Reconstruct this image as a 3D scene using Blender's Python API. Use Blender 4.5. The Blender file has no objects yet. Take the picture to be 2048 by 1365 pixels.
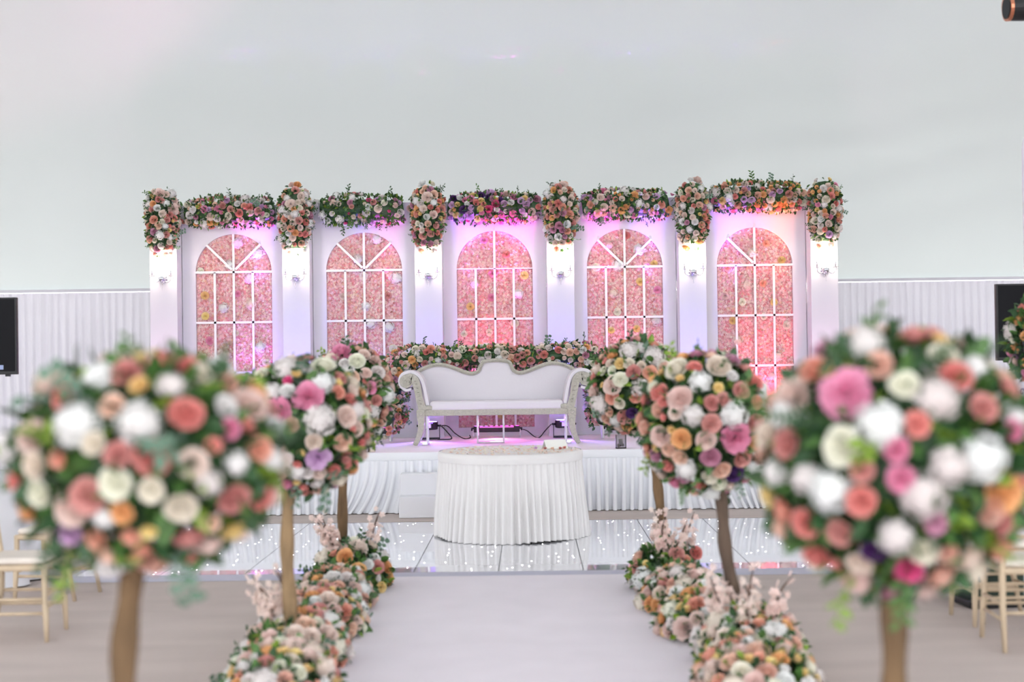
import bpy, math, random
from mathutils import Vector, Matrix, Quaternion
import numpy as np

S = bpy.context.scene
COL = S.collection
PI = math.pi

# ------------------------------------------------------------------ camera
cam_data = bpy.data.cameras.new('camera')
cam = bpy.data.objects.new('camera', cam_data)
COL.objects.link(cam)
cam_data.sensor_width = 36.0
cam_data.lens = 50.0
cam_data.clip_end = 200
cam.matrix_world = (Matrix.Translation((0, 0, 1.6))
                    @ Matrix.Rotation(math.radians(-0.46), 4, 'Z')
                    @ Matrix.Rotation(math.radians(90.46), 4, 'X')
                    @ Matrix.Rotation(math.radians(-0.8), 4, 'Z'))
cam_data.dof.use_dof = True
cam_data.dof.focus_distance = 15.4
cam_data.dof.aperture_fstop = 1.35
S.camera = cam

# ------------------------------------------------------------------ sky, sun, exposure
world = bpy.data.worlds.new('overcast_sky')
S.world = world
world.use_nodes = True
wb = world.node_tree.nodes['Background']
wb.inputs['Color'].default_value = (0.93, 0.96, 1.0, 1)
wb.inputs['Strength'].default_value = 1.0
sun_data = bpy.data.lights.new('sun', 'SUN')
sun_data.energy = 13.0
sun_data.angle = math.radians(8)
sun_data.color = (1.0, 0.98, 0.93)
sun = bpy.data.objects.new('sun', sun_data)
COL.objects.link(sun)
sun.location = (0, 40, 20)
sun.rotation_euler = Vector((0.1, -math.cos(math.radians(5)), -math.sin(math.radians(5)))).to_track_quat('-Z', 'Y').to_euler()

S.view_settings.view_transform = 'Standard'
S.view_settings.look = 'None'
S.view_settings.gamma = 1.0
S.view_settings.use_curve_mapping = False
S.view_settings.exposure = 1.7
S.cycles.use_denoising = True
S.cycles.max_bounces = 5
S.cycles.diffuse_bounces = 3
S.cycles.glossy_bounces = 2
S.cycles.transmission_bounces = 4
S.cycles.use_adaptive_sampling = True
S.cycles.adaptive_threshold = 0.07
S.cycles.adaptive_min_samples = 12
S.cycles.caustics_reflective = False
S.cycles.caustics_refractive = False
S.cycles.sample_clamp_indirect = 6.0

# ------------------------------------------------------------------ materials
def lin(c):
    c = c / 255.0
    return c / 12.92 if c <= 0.04045 else ((c + 0.055) / 1.055) ** 2.4
def rgb(r, g, b): return (lin(r), lin(g), lin(b), 1.0)
MATS = {}
def mat(name, col, rough=0.6, var=0.06, scale=8.0, bump=0.0, bscale=60.0, metal=0.0, spec=0.5, coat=0.0, emit=None, estr=0.0, transl=0.0, alpha_glass=False, stretch=None):
    """Principled material; a noise gives the slight unevenness of the colour, another one the relief."""
    if name in MATS: return MATS[name]
    m = bpy.data.materials.new(name); m.use_nodes = True
    nt = m.node_tree; N = nt.nodes; L = nt.links
    b = N['Principled BSDF']
    b.inputs['Roughness'].default_value = rough
    b.inputs['Metallic'].default_value = metal
    b.inputs['Specular IOR Level'].default_value = spec
    b.inputs['Coat Weight'].default_value = coat
    b.inputs['Base Color'].default_value = col
    tc = N.new('ShaderNodeTexCoord'); src = tc.outputs['Object']
    if stretch:
        mp = N.new('ShaderNodeMapping'); mp.inputs['Scale'].default_value = stretch
        L.new(src, mp.inputs['Vector']); src = mp.outputs['Vector']
    if var > 0:
        nz = N.new('ShaderNodeTexNoise'); nz.inputs['Scale'].default_value = scale; nz.inputs['Detail'].default_value = 1.5
        L.new(src, nz.inputs['Vector'])
        rp = N.new('ShaderNodeValToRGB')
        rp.color_ramp.elements[0].position = 0.3; rp.color_ramp.elements[1].position = 0.7
        rp.color_ramp.elements[0].color = tuple(max(0, c * (1 - var)) for c in col[:3]) + (1,)
        rp.color_ramp.elements[1].color = tuple(min(1, c * (1 + var)) for c in col[:3]) + (1,)
        L.new(nz.outputs['Fac'], rp.inputs['Fac']); L.new(rp.outputs['Color'], b.inputs['Base Color'])
    if bump > 0:
        bn = N.new('ShaderNodeTexNoise'); bn.inputs['Scale'].default_value = bscale; bn.inputs['Detail'].default_value = 2
        L.new(src, bn.inputs['Vector'])
        bp = N.new('ShaderNodeBump'); bp.inputs['Strength'].default_value = bump; bp.inputs['Distance'].default_value = 0.02
        L.new(bn.outputs['Fac'], bp.inputs['Height']); L.new(bp.outputs['Normal'], b.inputs['Normal'])
    if emit:
        b.inputs['Emission Color'].default_value = emit; b.inputs['Emission Strength'].default_value = estr
    if transl > 0:
        tr = N.new('ShaderNodeBsdfTranslucent'); tr.inputs['Color'].default_value = col
        mx = N.new('ShaderNodeMixShader'); mx.inputs['Fac'].default_value = transl
        L.new(b.outputs['BSDF'], mx.inputs[1]); L.new(tr.outputs['BSDF'], mx.inputs[2])
        L.new(mx.outputs['Shader'], N['Material Output'].inputs['Surface'])
    if alpha_glass:
        b.inputs['Transmission Weight'].default_value = 0.9
        b.inputs['IOR'].default_value = 1.3
    MATS[name] = m
    return m

M_ROOF = mat('tent_roof_fabric', rgb(192, 199, 200), 0.8, 0.015, 0.6, transl=0.055)
M_TENTWALL = mat('tent_wall_fabric', rgb(235, 235, 235), 0.8, 0.02, 0.6, transl=0.3)
M_CURTAIN = mat('pleated_curtain', rgb(225, 223, 232), 0.75, 0.02, 2.0, transl=0.015)
M_FLOOR = mat('beige_matting', rgb(214, 200, 194), 0.95, 0.05, 1.2, bump=0.5, bscale=160, spec=0.1, stretch=(1, 3, 1))
M_CARPET = mat('white_carpet', rgb(246, 238, 246), 0.95, 0.02, 3.0, bump=0.3, bscale=300, spec=0.1)
M_STAGETOP = mat('stage_carpet', rgb(244, 236, 243), 0.95, 0.02, 3.0, bump=0.3, bscale=300, spec=0.1)
M_SKIRT = mat('grey_skirt_cloth', rgb(246, 247, 252), 0.7, 0.02, 4.0, bump=0.05, bscale=200)
M_IVORY = mat('ivory_satin', rgb(244, 241, 240), 0.55, 0.02, 4.0)
M_BOARD = mat('white_painted_board', rgb(224, 220, 229), 0.5, 0.01, 2.0)
M_BAR = mat('white_glazing_bar', rgb(250, 246, 248), 0.45, 0.01, 2.0)
M_STEP = mat('white_step_paint', rgb(240, 240, 244), 0.6, 0.02, 3.0)
M_TILE = mat('white_gloss_tile', rgb(234, 234, 243), 0.03, 0.02, 2.0, spec=0.6, coat=1.0)
M_TILE.node_tree.nodes['Principled BSDF'].inputs['Coat IOR'].default_value = 1.9
M_TRIM = mat('aluminium_edge', rgb(190, 188, 205), 0.35, 0.03, 5.0, metal=0.3)
M_LED = mat('floor_led', rgb(255, 255, 255), 0.4, 0, emit=(0.95, 0.95, 1, 1), estr=7)
M_CARVE = mat('grey_carved_wood', rgb(186, 182, 170), 0.6, 0.09, 40.0, bump=0.5, bscale=70)
M_UPH = mat('white_leatherette', rgb(224, 219, 226), 0.42, 0.01, 3.0, bump=0.05, bscale=40)
M_STEEL = mat('brushed_steel', rgb(190, 190, 195), 0.3, 0.03, 9.0, metal=0.9)
M_BLACK = mat('black_plastic', rgb(24, 24, 28), 0.45, 0.05, 9.0)
M_SCREEN = mat('dark_screen', rgb(14, 14, 20), 0.35, 0.02, 2.0, spec=0.12)
M_CABLE = mat('black_cable', rgb(22, 22, 24), 0.5, 0.03, 9.0)
M_WOOD = mat('limewashed_wood', rgb(205, 184, 156), 0.6, 0.12, 12.0, bump=0.1, bscale=50, stretch=(1, 1, 0.2))
M_SEATPAD = mat('ivory_seat_pad', rgb(232, 222, 212), 0.8, 0.03, 6.0)
M_BARKL = mat('pale_bark', rgb(150, 124, 92), 0.9, 0.25, 14.0, bump=0.8, bscale=30, stretch=(1, 1, 0.35))
M_BARK = mat('brown_bark', rgb(112, 88, 62), 0.9, 0.35, 14.0, bump=1.0, bscale=30, stretch=(1, 1, 0.35))
M_BARKD = mat('dark_bark', rgb(92, 76, 64), 0.9, 0.25, 14.0, bump=0.8, bscale=30, stretch=(1, 1, 0.35))
M_TWIG = mat('dark_twig', rgb(92, 70, 58), 0.9, 0.2, 20.0)
M_LEAF = mat('green_leaf', rgb(78, 116, 56), 0.5, 0.35, 14.0)
M_LEAFD = mat('dark_green_leaf', rgb(52, 86, 50), 0.5, 0.3, 14.0)
M_LEAFY = mat('lime_leaf', rgb(128, 158, 52), 0.5, 0.25, 14.0)
M_EUC = mat('eucalyptus_leaf', rgb(104, 132, 112), 0.6, 0.2, 14.0)
M_CANDLE = mat('ivory_wax', rgb(246, 234, 214), 0.5, 0.02, 8.0)
M_GLASS = mat('clear_glass', rgb(250, 250, 252), 0.03, 0, alpha_glass=True)
M_CRYSTAL = mat('sconce_crystal', rgb(250, 250, 255), 0.02, 0, alpha_glass=True)
M_CHROME = mat('polished_chrome', rgb(205, 205, 215), 0.12, 0.02, 9.0, metal=1.0)
M_BULB = mat('warm_bulb', rgb(255, 240, 220), 0.4, 0, emit=(1, 0.87, 0.68, 1), estr=40)
M_COPPER = mat('copper_ring', rgb(214, 140, 110), 0.3, 0.03, 9.0, metal=0.9)
M_CLOTH = mat('white_tablecloth', rgb(240, 240, 246), 0.8, 0.02, 3.0)
M_POLE = mat('white_pole_wrap', rgb(238, 232, 244), 0.7, 0.02, 3.0)
M_CREAM = mat('cream_paper', rgb(248, 246, 240), 0.7, 0.02, 3.0)
M_SIGN = mat('purple_ink', rgb(120, 90, 165), 0.6, 0.03, 5.0)
M_DGREEN = mat('green_cover', rgb(34, 52, 42), 0.7, 0.1, 6.0)
M_LOGO = mat('pale_blue_mark', rgb(160, 175, 215), 0.5, 0.02, 5.0)

FCOL = dict(white=(252, 252, 249), cream=(255, 248, 234), blush=(254, 234, 226), peachy=(252, 216, 198), salmon=(250, 192, 172), coral=(244, 166, 160), dusty=(234, 176, 170),
            pink=(248, 172, 204), hotpink=(238, 108, 162), orange=(252, 200, 146), yellow=(254, 228, 166), mauve=(220, 164, 190), lilac=(232, 194, 232), purple=(104, 72, 130))
def fmat(c):
    """petals: each bloom drifts a little in hue and lightness from the next of its colour"""
    if 'petal_' + c in MATS: return MATS['petal_' + c]
    m = bpy.data.materials.new('petal_' + c); m.use_nodes = True; N = m.node_tree.nodes; L = m.node_tree.links
    out = N['Material Output']; N.remove(N['Principled BSDF'])
    oi = N.new('ShaderNodeObjectInfo'); rp = N.new('ShaderNodeValToRGB'); col = rgb(*FCOL[c])
    e = rp.color_ramp.elements
    e[0].color = (col[0] * .93, col[1] * .84, col[2] * .84, 1); e[1].color = (min(1, col[0] * 1.02), min(1, col[1] * 1.07), min(1, col[2] * 1.04), 1)
    d = N.new('ShaderNodeBsdfDiffuse'); t = N.new('ShaderNodeBsdfTranslucent'); mx = N.new('ShaderNodeMixShader'); mx.inputs['Fac'].default_value = .2
    L.new(oi.outputs['Random'], rp.inputs['Fac'])
    for s in (d, t): L.new(rp.outputs['Color'], s.inputs['Color'])
    L.new(d.outputs['BSDF'], mx.inputs[1]); L.new(t.outputs['BSDF'], mx.inputs[2]); L.new(mx.outputs['Shader'], out.inputs['Surface'])
    MATS['petal_' + c] = m; return m

# ------------------------------------------------------------------ mesh helpers
class MB:
    def __init__(s): s.v = []; s.f = []; s.m = []; s.cur = 0
    def add(s, vs, fs):
        o = len(s.v); s.v.extend(vs)
        for f in fs: s.f.append(tuple(i + o for i in f)); s.m.append(s.cur)
    def box(s, x0, x1, y0, y1, z0, z1):
        s.add([(x0, y0, z0), (x1, y0, z0), (x1, y1, z0), (x0, y1, z0), (x0, y0, z1), (x1, y0, z1), (x1, y1, z1), (x0, y1, z1)],
              [(0, 3, 2, 1), (4, 5, 6, 7), (0, 1, 5, 4), (1, 2, 6, 5), (2, 3, 7, 6), (3, 0, 4, 7)])
    def tube(s, pts, r, n=8, caps=True):
        pts = [Vector(p) for p in pts]; k = len(pts)
        rs = r if isinstance(r, (list, tuple)) else [r] * k
        vs = []; prev = None
        for i, p in enumerate(pts):
            t = (pts[min(i + 1, k - 1)] - pts[max(i - 1, 0)])
            t = t.normalized() if t.length > 1e-9 else Vector((0, 0, 1))
            if prev is None:
                a = Vector((1, 0, 0)) if abs(t.x) < 0.9 else Vector((0, 1, 0))
                u = t.cross(a).normalized()
            else:
                u = (prev - t * prev.dot(t)).normalized()
            prev = u; w = t.cross(u)
            for j in range(n):
                a = 2 * PI * j / n
                vs.append(tuple(p + (u * math.cos(a) + w * math.sin(a)) * rs[i]))
        fs = [(i * n + j, i * n + (j + 1) % n, (i + 1) * n + (j + 1) % n, (i + 1) * n + j) for i in range(k - 1) for j in range(n)]
        if caps: fs += [tuple(range(n - 1, -1, -1)), tuple(range((k - 1) * n, k * n))]
        s.add(vs, fs)
    def lathe(s, prof, n=20, c=(0, 0, 0), cap=True):
        vs = []; fs = []
        for r, z in prof:
            for j in range(n):
                a = 2 * PI * j / n; vs.append((c[0] + r * math.cos(a), c[1] + r * math.sin(a), c[2] + z))
        k = len(prof)
        fs = [(i * n + j, i * n + (j + 1) % n, (i + 1) * n + (j + 1) % n, (i + 1) * n + j) for i in range(k - 1) for j in range(n)]
        if cap: fs += [tuple(range(n - 1, -1, -1)), tuple(range((k - 1) * n, k * n))]
        s.add(vs, fs)
    def prism(s, poly, y0, y1):
        """polygon given in x,z, thick along y; quads of the rim, n-gons as faces"""
        n = len(poly)
        s.add([(x, y0, z) for x, z in poly] + [(x, y1, z) for x, z in poly],
              [tuple(range(n)), tuple(range(2 * n - 1, n - 1, -1))] + [(i, i + n, (i + 1) % n + n, (i + 1) % n) for i in range(n)])
    def ribbon(s, path, y0, y1):
        """path of (x, z, full width) thick from y0 to y1"""
        P = [Vector((p[0], p[1])) for p in path]; k = len(P); Lp = []; Rp = []
        for i in range(k):
            t = (P[min(i + 1, k - 1)] - P[max(i - 1, 0)]).normalized(); nn = Vector((-t.y, t.x)); w = path[i][2] / 2
            Lp.append(P[i] + nn * w); Rp.append(P[i] - nn * w)
        vs = []
        for i in range(k): vs += [(Lp[i].x, y0, Lp[i].y), (Rp[i].x, y0, Rp[i].y), (Rp[i].x, y1, Rp[i].y), (Lp[i].x, y1, Lp[i].y)]
        fs = []
        for i in range(k - 1):
            a = i * 4; b = a + 4
            for j in range(4): fs.append((a + j, a + (j + 1) % 4, b + (j + 1) % 4, b + j))
        fs += [(3, 2, 1, 0), (4 * k - 4, 4 * k - 3, 4 * k - 2, 4 * k - 1)]
        s.add(vs, fs)
    def mesh(s, name, mats, smooth=False, attr=None):
        me = bpy.data.meshes.new(name); me.from_pydata(s.v, [], s.f); me.update()
        for m in (mats if isinstance(mats, (list, tuple)) else [mats]): me.materials.append(m)
        if any(s.m): me.polygons.foreach_set('material_index', s.m)
        if smooth: me.polygons.foreach_set('use_smooth', [True] * len(me.polygons))
        return me
    def build(s, name, m, parent=None, smooth=False, bevel=0.0, loc=None, seg=2):
        o = obj(name, s.mesh(name, m, smooth), parent, loc)
        if bevel:
            b = o.modifiers.new('edge_rounding', 'BEVEL'); b.width = bevel; b.segments = seg; b.limit_method = 'ANGLE'
        return o

def obj(name, me, parent=None, loc=None):
    o = bpy.data.objects.new(name, me); COL.objects.link(o)
    if parent is not None: o.parent = parent
    if loc is not None: o.location = loc
    return o
def tag(o, label, cat, group=None, kind=None):
    o['label'] = label; o['category'] = cat
    if group: o['group'] = group
    if kind: o['kind'] = kind
    return o
def thing(name, label, cat, loc=(0, 0, 0), rz=0.0, group=None):
    o = obj(name, None, None, loc); o.rotation_euler = (0, 0, rz); o.empty_display_size = 0.1
    return tag(o, label, cat, group, 'thing')
def struct(o, label): o['label'] = label; o['kind'] = 'structure'; return o
def smooth_path(pts, n=4):
    """Catmull-Rom through tuples of any length"""
    out = []
    for i in range(len(pts) - 1):
        p0 = np.array(pts[max(i - 1, 0)], float); p1 = np.array(pts[i], float); p2 = np.array(pts[i + 1], float); p3 = np.array(pts[min(i + 2, len(pts) - 1)], float)
        for k in range(n):
            t = k / n
            out.append(tuple(0.5 * (2 * p1 + (p2 - p0) * t + (2 * p0 - 5 * p1 + 4 * p2 - p3) * t * t + (3 * p1 - p0 - 3 * p2 + p3) * t ** 3)))
    out.append(tuple(float(v) for v in pts[-1])); return out

# ------------------------------------------------------------------ the tent
ZS = 0.61          # height of the stage deck
XC = -0.06         # middle of the stage
m = MB(); m.box(-30, 30, -40, 21.5, -0.2, 0.0)
struct(m.build('floor', M_FLOOR), 'beige grey matting laid over the marquee floor')

def pleated(name, x0, x1, y, z0, z1, pitch, amp, material, seed, n_per=8, rows=6, lean=0.02):
    rng = random.Random(seed); nx = int((x1 - x0) / pitch * n_per); vs = []; fs = []
    jit = [rng.uniform(-0.35, 0.35) for _ in range(int((x1 - x0) / pitch) + 4)]
    for r in range(rows + 1):
        t = r / rows; a = amp * (0.35 + 0.65 * min(1, t * 3))
        for i in range(nx + 1):
            q = i / n_per; k = int(q); fr = q - k
            ph = 2 * PI * (q + (jit[k] * (1 - fr) + jit[k + 1] * fr) * 0.5)
            x = x0 + (x1 - x0) * i / nx + lean * t * math.sin(q * 0.7 + seed)
            d = math.cos(ph) * a + 0.35 * a * math.cos(2 * ph + q)
            vs.append((x, y - d, z1 + (z0 - z1) * t))
    w = nx + 1
    for r in range(rows):
        for i in range(nx): fs.append((r * w + i, (r + 1) * w + i, (r + 1) * w + i + 1, r * w + i + 1))
    b = MB(); b.add(vs, fs); return b
b = pleated('wall_back', -13.8, 13.8, 20.0, 0.0, 2.52, 0.115, 0.028, M_CURTAIN, 3, 8, 8, 0.03)
wall = struct(b.build('wall_back', M_CURTAIN, smooth=True), 'pleated white curtain lining the back wall of the marquee')
hb = MB(); hb.box(-13.8, 13.8, 19.95, 20.03, 2.53, 2.57); h = hb.build('curtain_header', M_CURTAIN, wall)
PROF = [(20.04, 2.54), (19.72, 2.98), (19.2, 3.5), (18.4, 4.12), (17.3, 4.8), (15.8, 5.58), (13.5, 6.55), (10.5, 7.6), (7, 8.6), (4, 9.1), (1, 8.9), (-3, 8.3)]
prof = smooth_path(PROF, 5)
rng = random.Random(11)
vs = []; fs = []; NX = 140
for i, (y, z) in enumerate(prof):
    for j in range(NX + 1):
        x = -14 + 28 * j / NX
        d = 0.012 * math.sin(x * 2.1 + y * 0.6) * math.sin(y * 0.9 + 1)
        if y > 14:                                   # soft drag wrinkles towards the eave
            e = max(0, 1 - abs(y - 18.6) / 2.4); d += 0.016 * e * math.sin(y * 7.5 + x * 2.2 + 1.5 * math.sin(x * 0.8)) * max(0, math.sin(x * 0.42 - 0.4))
        vs.append((x, y, z + d - 0.05 * (math.cos(x * 2 * PI / 4.6) ** 2) * min(1, max(0, (20.3 - y) / 3))))
w = NX + 1
for i in range(len(prof) - 1):
    for j in range(NX): fs.append((i * w + j, i * w + j + 1, (i + 1) * w + j + 1, (i + 1) * w + j))
b = MB(); b.add(vs, fs); struct(b.build('ceiling', M_ROOF, smooth=True), 'white translucent marquee roof lining sloping up from the back wall')
for side, x in (('left', -13.9), ('right', 13.9)):
    b = MB(); poly = [(y, z) for y, z in prof] + [(-3, 0), (20.04, 0)]
    n = len(poly); b.add([(x, y, z) for y, z in poly], [tuple(range(n))])
    struct(b.build('wall_' + side, M_TENTWALL), 'white fabric side wall of the marquee')

# ------------------------------------------------------------------ aisle carpet, dance floor, stage
m = MB(); m.box(-1.0, 1.02, 1.0, 10.16, 0.001, 0.012)
tag(m.build('aisle_carpet', M_CARPET), 'white aisle runner laid between the flower trees up to the dance floor', 'carpet', kind='thing')

df = thing('dance_floor', 'glossy white tiled dance floor with twinkling lights before the stage', 'dance floor', (XC + 0.02, 10.16, 0.0), math.radians(-1.2))
T = 0.61; NXT, NYT = 10, 5
tb = MB(); tb.box(-T / 2 + 0.003, T / 2 - 0.003, -T / 2 + 0.003, T / 2 - 0.003, 0.004, 0.03)
tile_me = tb.mesh('floor_tile', M_TILE)
rng = random.Random(5); led_variants = []
for k in range(6):
    lb = MB()
    for _ in range(6):
        x, y = rng.uniform(-0.27, 0.27), rng.uniform(-0.27, 0.27); r = rng.choice((0.003, 0.0035, 0.0045))
        lb.lathe([(r, 0.03), (r, 0.0312), (0.0005, 0.0316)], 6, (x, y, 0), cap=False)
    led_variants.append(lb.mesh('led_dots', M_LED))
for i in range(NXT):
    for j in range(NYT):
        t = obj('floor_tile', tile_me, df, ((i + 0.5 - NXT / 2) * T, (j + 0.5) * T + 0.05, 0))
        l = obj('led_dots', rng.choice(led_variants), t, (0, 0, 0)); l['kind'] = 'stuff'
m = MB()
W = NXT * T / 2
m.add([(-W - 0.1, -0.06, 0.002), (W + 0.1, -0.06, 0.002), (W, 0.05, 0.031), (-W, 0.05, 0.031)], [(0, 1, 2, 3)])
m.add([(-W - 0.1, -0.06, 0.002), (-W, 0.05, 0.031), (-W, NYT * T + 0.05, 0.031), (-W - 0.1, NYT * T + 0.15, 0.002)], [(0, 1, 2, 3)])
m.add([(W + 0.1, -0.06, 0.002), (W + 0.1, NYT * T + 0.15, 0.002), (W, NYT * T + 0.05, 0.031), (W, 0.05, 0.031)], [(0, 1, 2, 3)])
m.add([(-W, NYT * T + 0.05, 0.031), (W, NYT * T + 0.05, 0.031), (W + 0.1, NYT * T + 0.15, 0.002), (-W - 0.1, NYT * T + 0.15, 0.002)], [(0, 1, 2, 3)])
m.build('edge_ramp', M_TRIM, df)
m = MB(); m.box(-W, W, 0.05, NYT * T + 0.05, 0.002, 0.006); m.build('sub_frame', M_BLACK, df)

SY0, SY1 = 14.3, 17.4; SW = 4.2
st = thing('stage_platform', 'low white stage with a pleated pale grey skirt along its front', 'stage', (XC, SY0, 0))
m = MB(); m.box(-SW, SW, 0.03, SY1 - SY0, 0.42, ZS); m.build('deck', M_STAGETOP, st, bevel=0.008)
m = MB(); m.box(-SW, SW, 0.0, 0.03, ZS - 0.085, ZS - 0.004); m.build('skirt_header', M_SKIRT, st, bevel=0.004)
def skirt_mesh(length, h, pitch, amp, seed, sweep):
    """hanging pleats gathered under a header; sweep pulls the hem sideways in soft curves"""
    rng = random.Random(seed); NP = 10; n = int(length / pitch) * NP; R = 10; vs = []; fs = []
    ph = [rng.uniform(-0.5, 0.5) for _ in range(n // NP + 3)]; am = [rng.uniform(0.6, 1.3) for _ in range(n // NP + 3)]
    for r in range(R + 1):
        t = r / R
        for i in range(n + 1):
            q = i / NP; k = int(q); fr = q - k; fr = fr * fr * (3 - 2 * fr)
            a = amp * (0.45 + 0.75 * t) * (am[k] * (1 - fr) + am[k + 1] * fr)
            p = 2 * PI * q + (ph[k] * (1 - fr) + ph[k + 1] * fr)
            x0 = i / n * length
            x = x0 + sweep(x0, t) + 0.25 * a * math.sin(2 * p)
            y = -(math.cos(p) * a) - 0.028 - 0.02 * t
            vs.append((x - length / 2, y, h * (1 - t) + 0.004 + (0.006 * abs(math.sin(p)) if r == R else 0)))
    w = n + 1
    for r in range(R):
        for i in range(n): fs.append((r * w + i, (r + 1) * w + i, (r + 1) * w + i + 1, r * w + i + 1))
    b = MB(); b.add(vs, fs); return b
def stage_sweep(x, t):
    s = 0
    for c, wd, a in ((2.95, 0.30, -0.20), (6.45, 0.35, 0.14), (1.4, 0.4, -0.12)):
        s += a * math.exp(-((x - c) / wd) ** 2) * t ** 2
    return s + 0.02 * math.sin(x * 3) * t
skirt_mesh(2 * SW, ZS - 0.085, 0.088, 0.030, 4, stage_sweep).build('pleated_skirt', M_SKIRT, st, smooth=True)
for s in (-1, 1):
    m = MB(); m.box(s * SW - 0.01, s * SW + 0.01, 0, SY1 - SY0, 0.004, ZS - 0.004); m.build('side_skirt', M_SKIRT, st)

# white two-tread step unit
sp = thing('stage_step', 'white two-tread stage step between the skirted table and stage', 'step', (-0.63, 13.84, 0))
m = MB(); m.box(-0.38, 0.38, 0.0, 0.2, 0.002, 0.21); m.build('lower_tread', M_STEP, sp, bevel=0.006)
m = MB(); m.box(-0.38, 0.38, 0.2, 0.40, 0.002, 0.415); m.build('upper_tread', M_STEP, sp, bevel=0.006)

# ------------------------------------------------------------------ flowers: one mesh per kind and colour, shared by all
def petal(mb, th, hw, r0, r1, z0, z1, curl, nu=4, nv=3, wav=0.0, p=0.7, rng=None):
    vs = []; fs = []; ph = rng.uniform(0, 6) if rng else 0
    for j in range(nv + 1):
        v = j / nv
        for i in range(nu + 1):
            u = -1 + 2 * i / nu
            ang = th + u * hw * (0.55 + 0.45 * min(1, v * 1.6))
            drop = 0.28 * (u * u) * v
            r = r0 + (r1 - r0) * v ** p * (1 - 0.12 * u * u) + wav * math.sin(u * 5 + ph) * v
            z = z0 + (z1 - z0) * (v - drop * 0.6) - curl * v ** 4 + wav * math.cos(u * 6 + ph) * v
            vs.append((r * math.cos(ang), r * math.sin(ang), z))
    w = nu + 1
    for j in range(nv):
        for i in range(nu): fs.append((j * w + i, j * w + i + 1, (j + 1) * w + i + 1, (j + 1) * w + i))
    mb.add(vs, fs)
def rose_mb(openness, seed):
    rng = random.Random(seed); b = MB()
    layers = [(3, .02, .10, -.1, .60, .0), (3, .05, .22, -.15, .62, .02), (4, .10, .42, -.2, .58, .05), (5, .15, .66, -.25, .48, .08)]
    if openness > 0: layers += [(5, .2, .86, -.3, .34, .12), (6, .22, 1.02, -.34, .14, .12)]
    sc = 1.0 if openness > 0 else 1.45
    for li, (n, r0, r1, z0, z1, curl) in enumerate(layers):
        o = rng.uniform(0, 6)
        for k in range(n):
            petal(b, o + 2 * PI * k / n + rng.uniform(-.15, .15), PI / n * 1.35, r0 * sc, r1 * sc * rng.uniform(.94, 1.05), z0, z1 * rng.uniform(.93, 1.06), curl, 4, 3, 0.0, 0.55 if li > 1 else 0.8, rng)
    b.lathe([(.05, -.5), (.30, -.34), (.40 * sc, -.14), (.3, .05)], 8)
    return b
def peony_mb(seed):
    rng = random.Random(seed); b = MB()
    for n, r0, r1, z0, z1, curl in ((4, .02, .18, .0, .74, .0), (6, .06, .40, -.05, .74, .06), (8, .12, .62, -.1, .62, .1), (9, .18, .82, -.2, .44, .1), (9, .22, .98, -.3, .2, .08), (8, .22, 1.02, -.38, -.05, .05)):
        o = rng.uniform(0, 6)
        for k in range(n):
            petal(b, o + 2 * PI * k / n + rng.uniform(-.2, .2), PI / n * 1.2, r0, r1 * rng.uniform(.9, 1.07), z0, z1 * rng.uniform(.88, 1.1), curl, 3, 3, 0.045, 0.6, rng)
    return b
def hydrangea_mb(seed, n=64):
    rng = random.Random(seed); b = MB()
    for k in range(n):
        z = 1 - 1.35 * (k + .5) / n; a = k * 2.39996; r = math.sqrt(max(0, 1 - z * z))
        nrm = Vector((r * math.cos(a), r * math.sin(a), z)).normalized()
        c = Vector((nrm.x, nrm.y, nrm.z * .85 - .15)) * rng.uniform(.72, 1.06); nrm = (nrm + Vector((rng.uniform(-1, 1), rng.uniform(-1, 1), rng.uniform(-1, 1))) * .45).normalized()
        q = nrm.to_track_quat('Z', 'Y') @ Quaternion((0, 0, 1), rng.uniform(0, 6)); s = rng.uniform(.22, .30)
        for j in range(4):
            t = j * PI / 2
            pts = [(0, 0, 0), (s * .75 * math.cos(t - .5), s * .75 * math.sin(t - .5), s * .18), (s * math.cos(t), s * math.sin(t), s * .05), (s * .75 * math.cos(t + .5), s * .75 * math.sin(t + .5), s * .18)]
            b.add([tuple(c + q @ Vector(p)) for p in pts], [(0, 1, 2, 3)])
    b.lathe([(.1, -.5), (.54, -.38), (.69, 0), (.54, .34), (.1, .54)], 10)
    return b
def leaf_pts(c, dr, nr, L, W):
    dr = dr.normalized(); sd = dr.cross(nr)
    sd = sd.normalized() if sd.length > 1e-6 else Vector((1, 0, 0)); up = sd.cross(dr)
    return [c, c + dr * L * .35 + sd * W + up * L * .06, c + dr * L * .75 + sd * W * .7 + up * L * .02, c + dr * L - up * L * .12, c + dr * L * .75 - sd * W * .7 + up * L * .02, c + dr * L * .35 - sd * W + up * L * .06, c + dr * L * .5 - up * L * .02]
LEAF_F = [(0, 1, 6), (1, 2, 6), (2, 3, 6), (3, 4, 6), (4, 5, 6), (5, 0, 6)]
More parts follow.
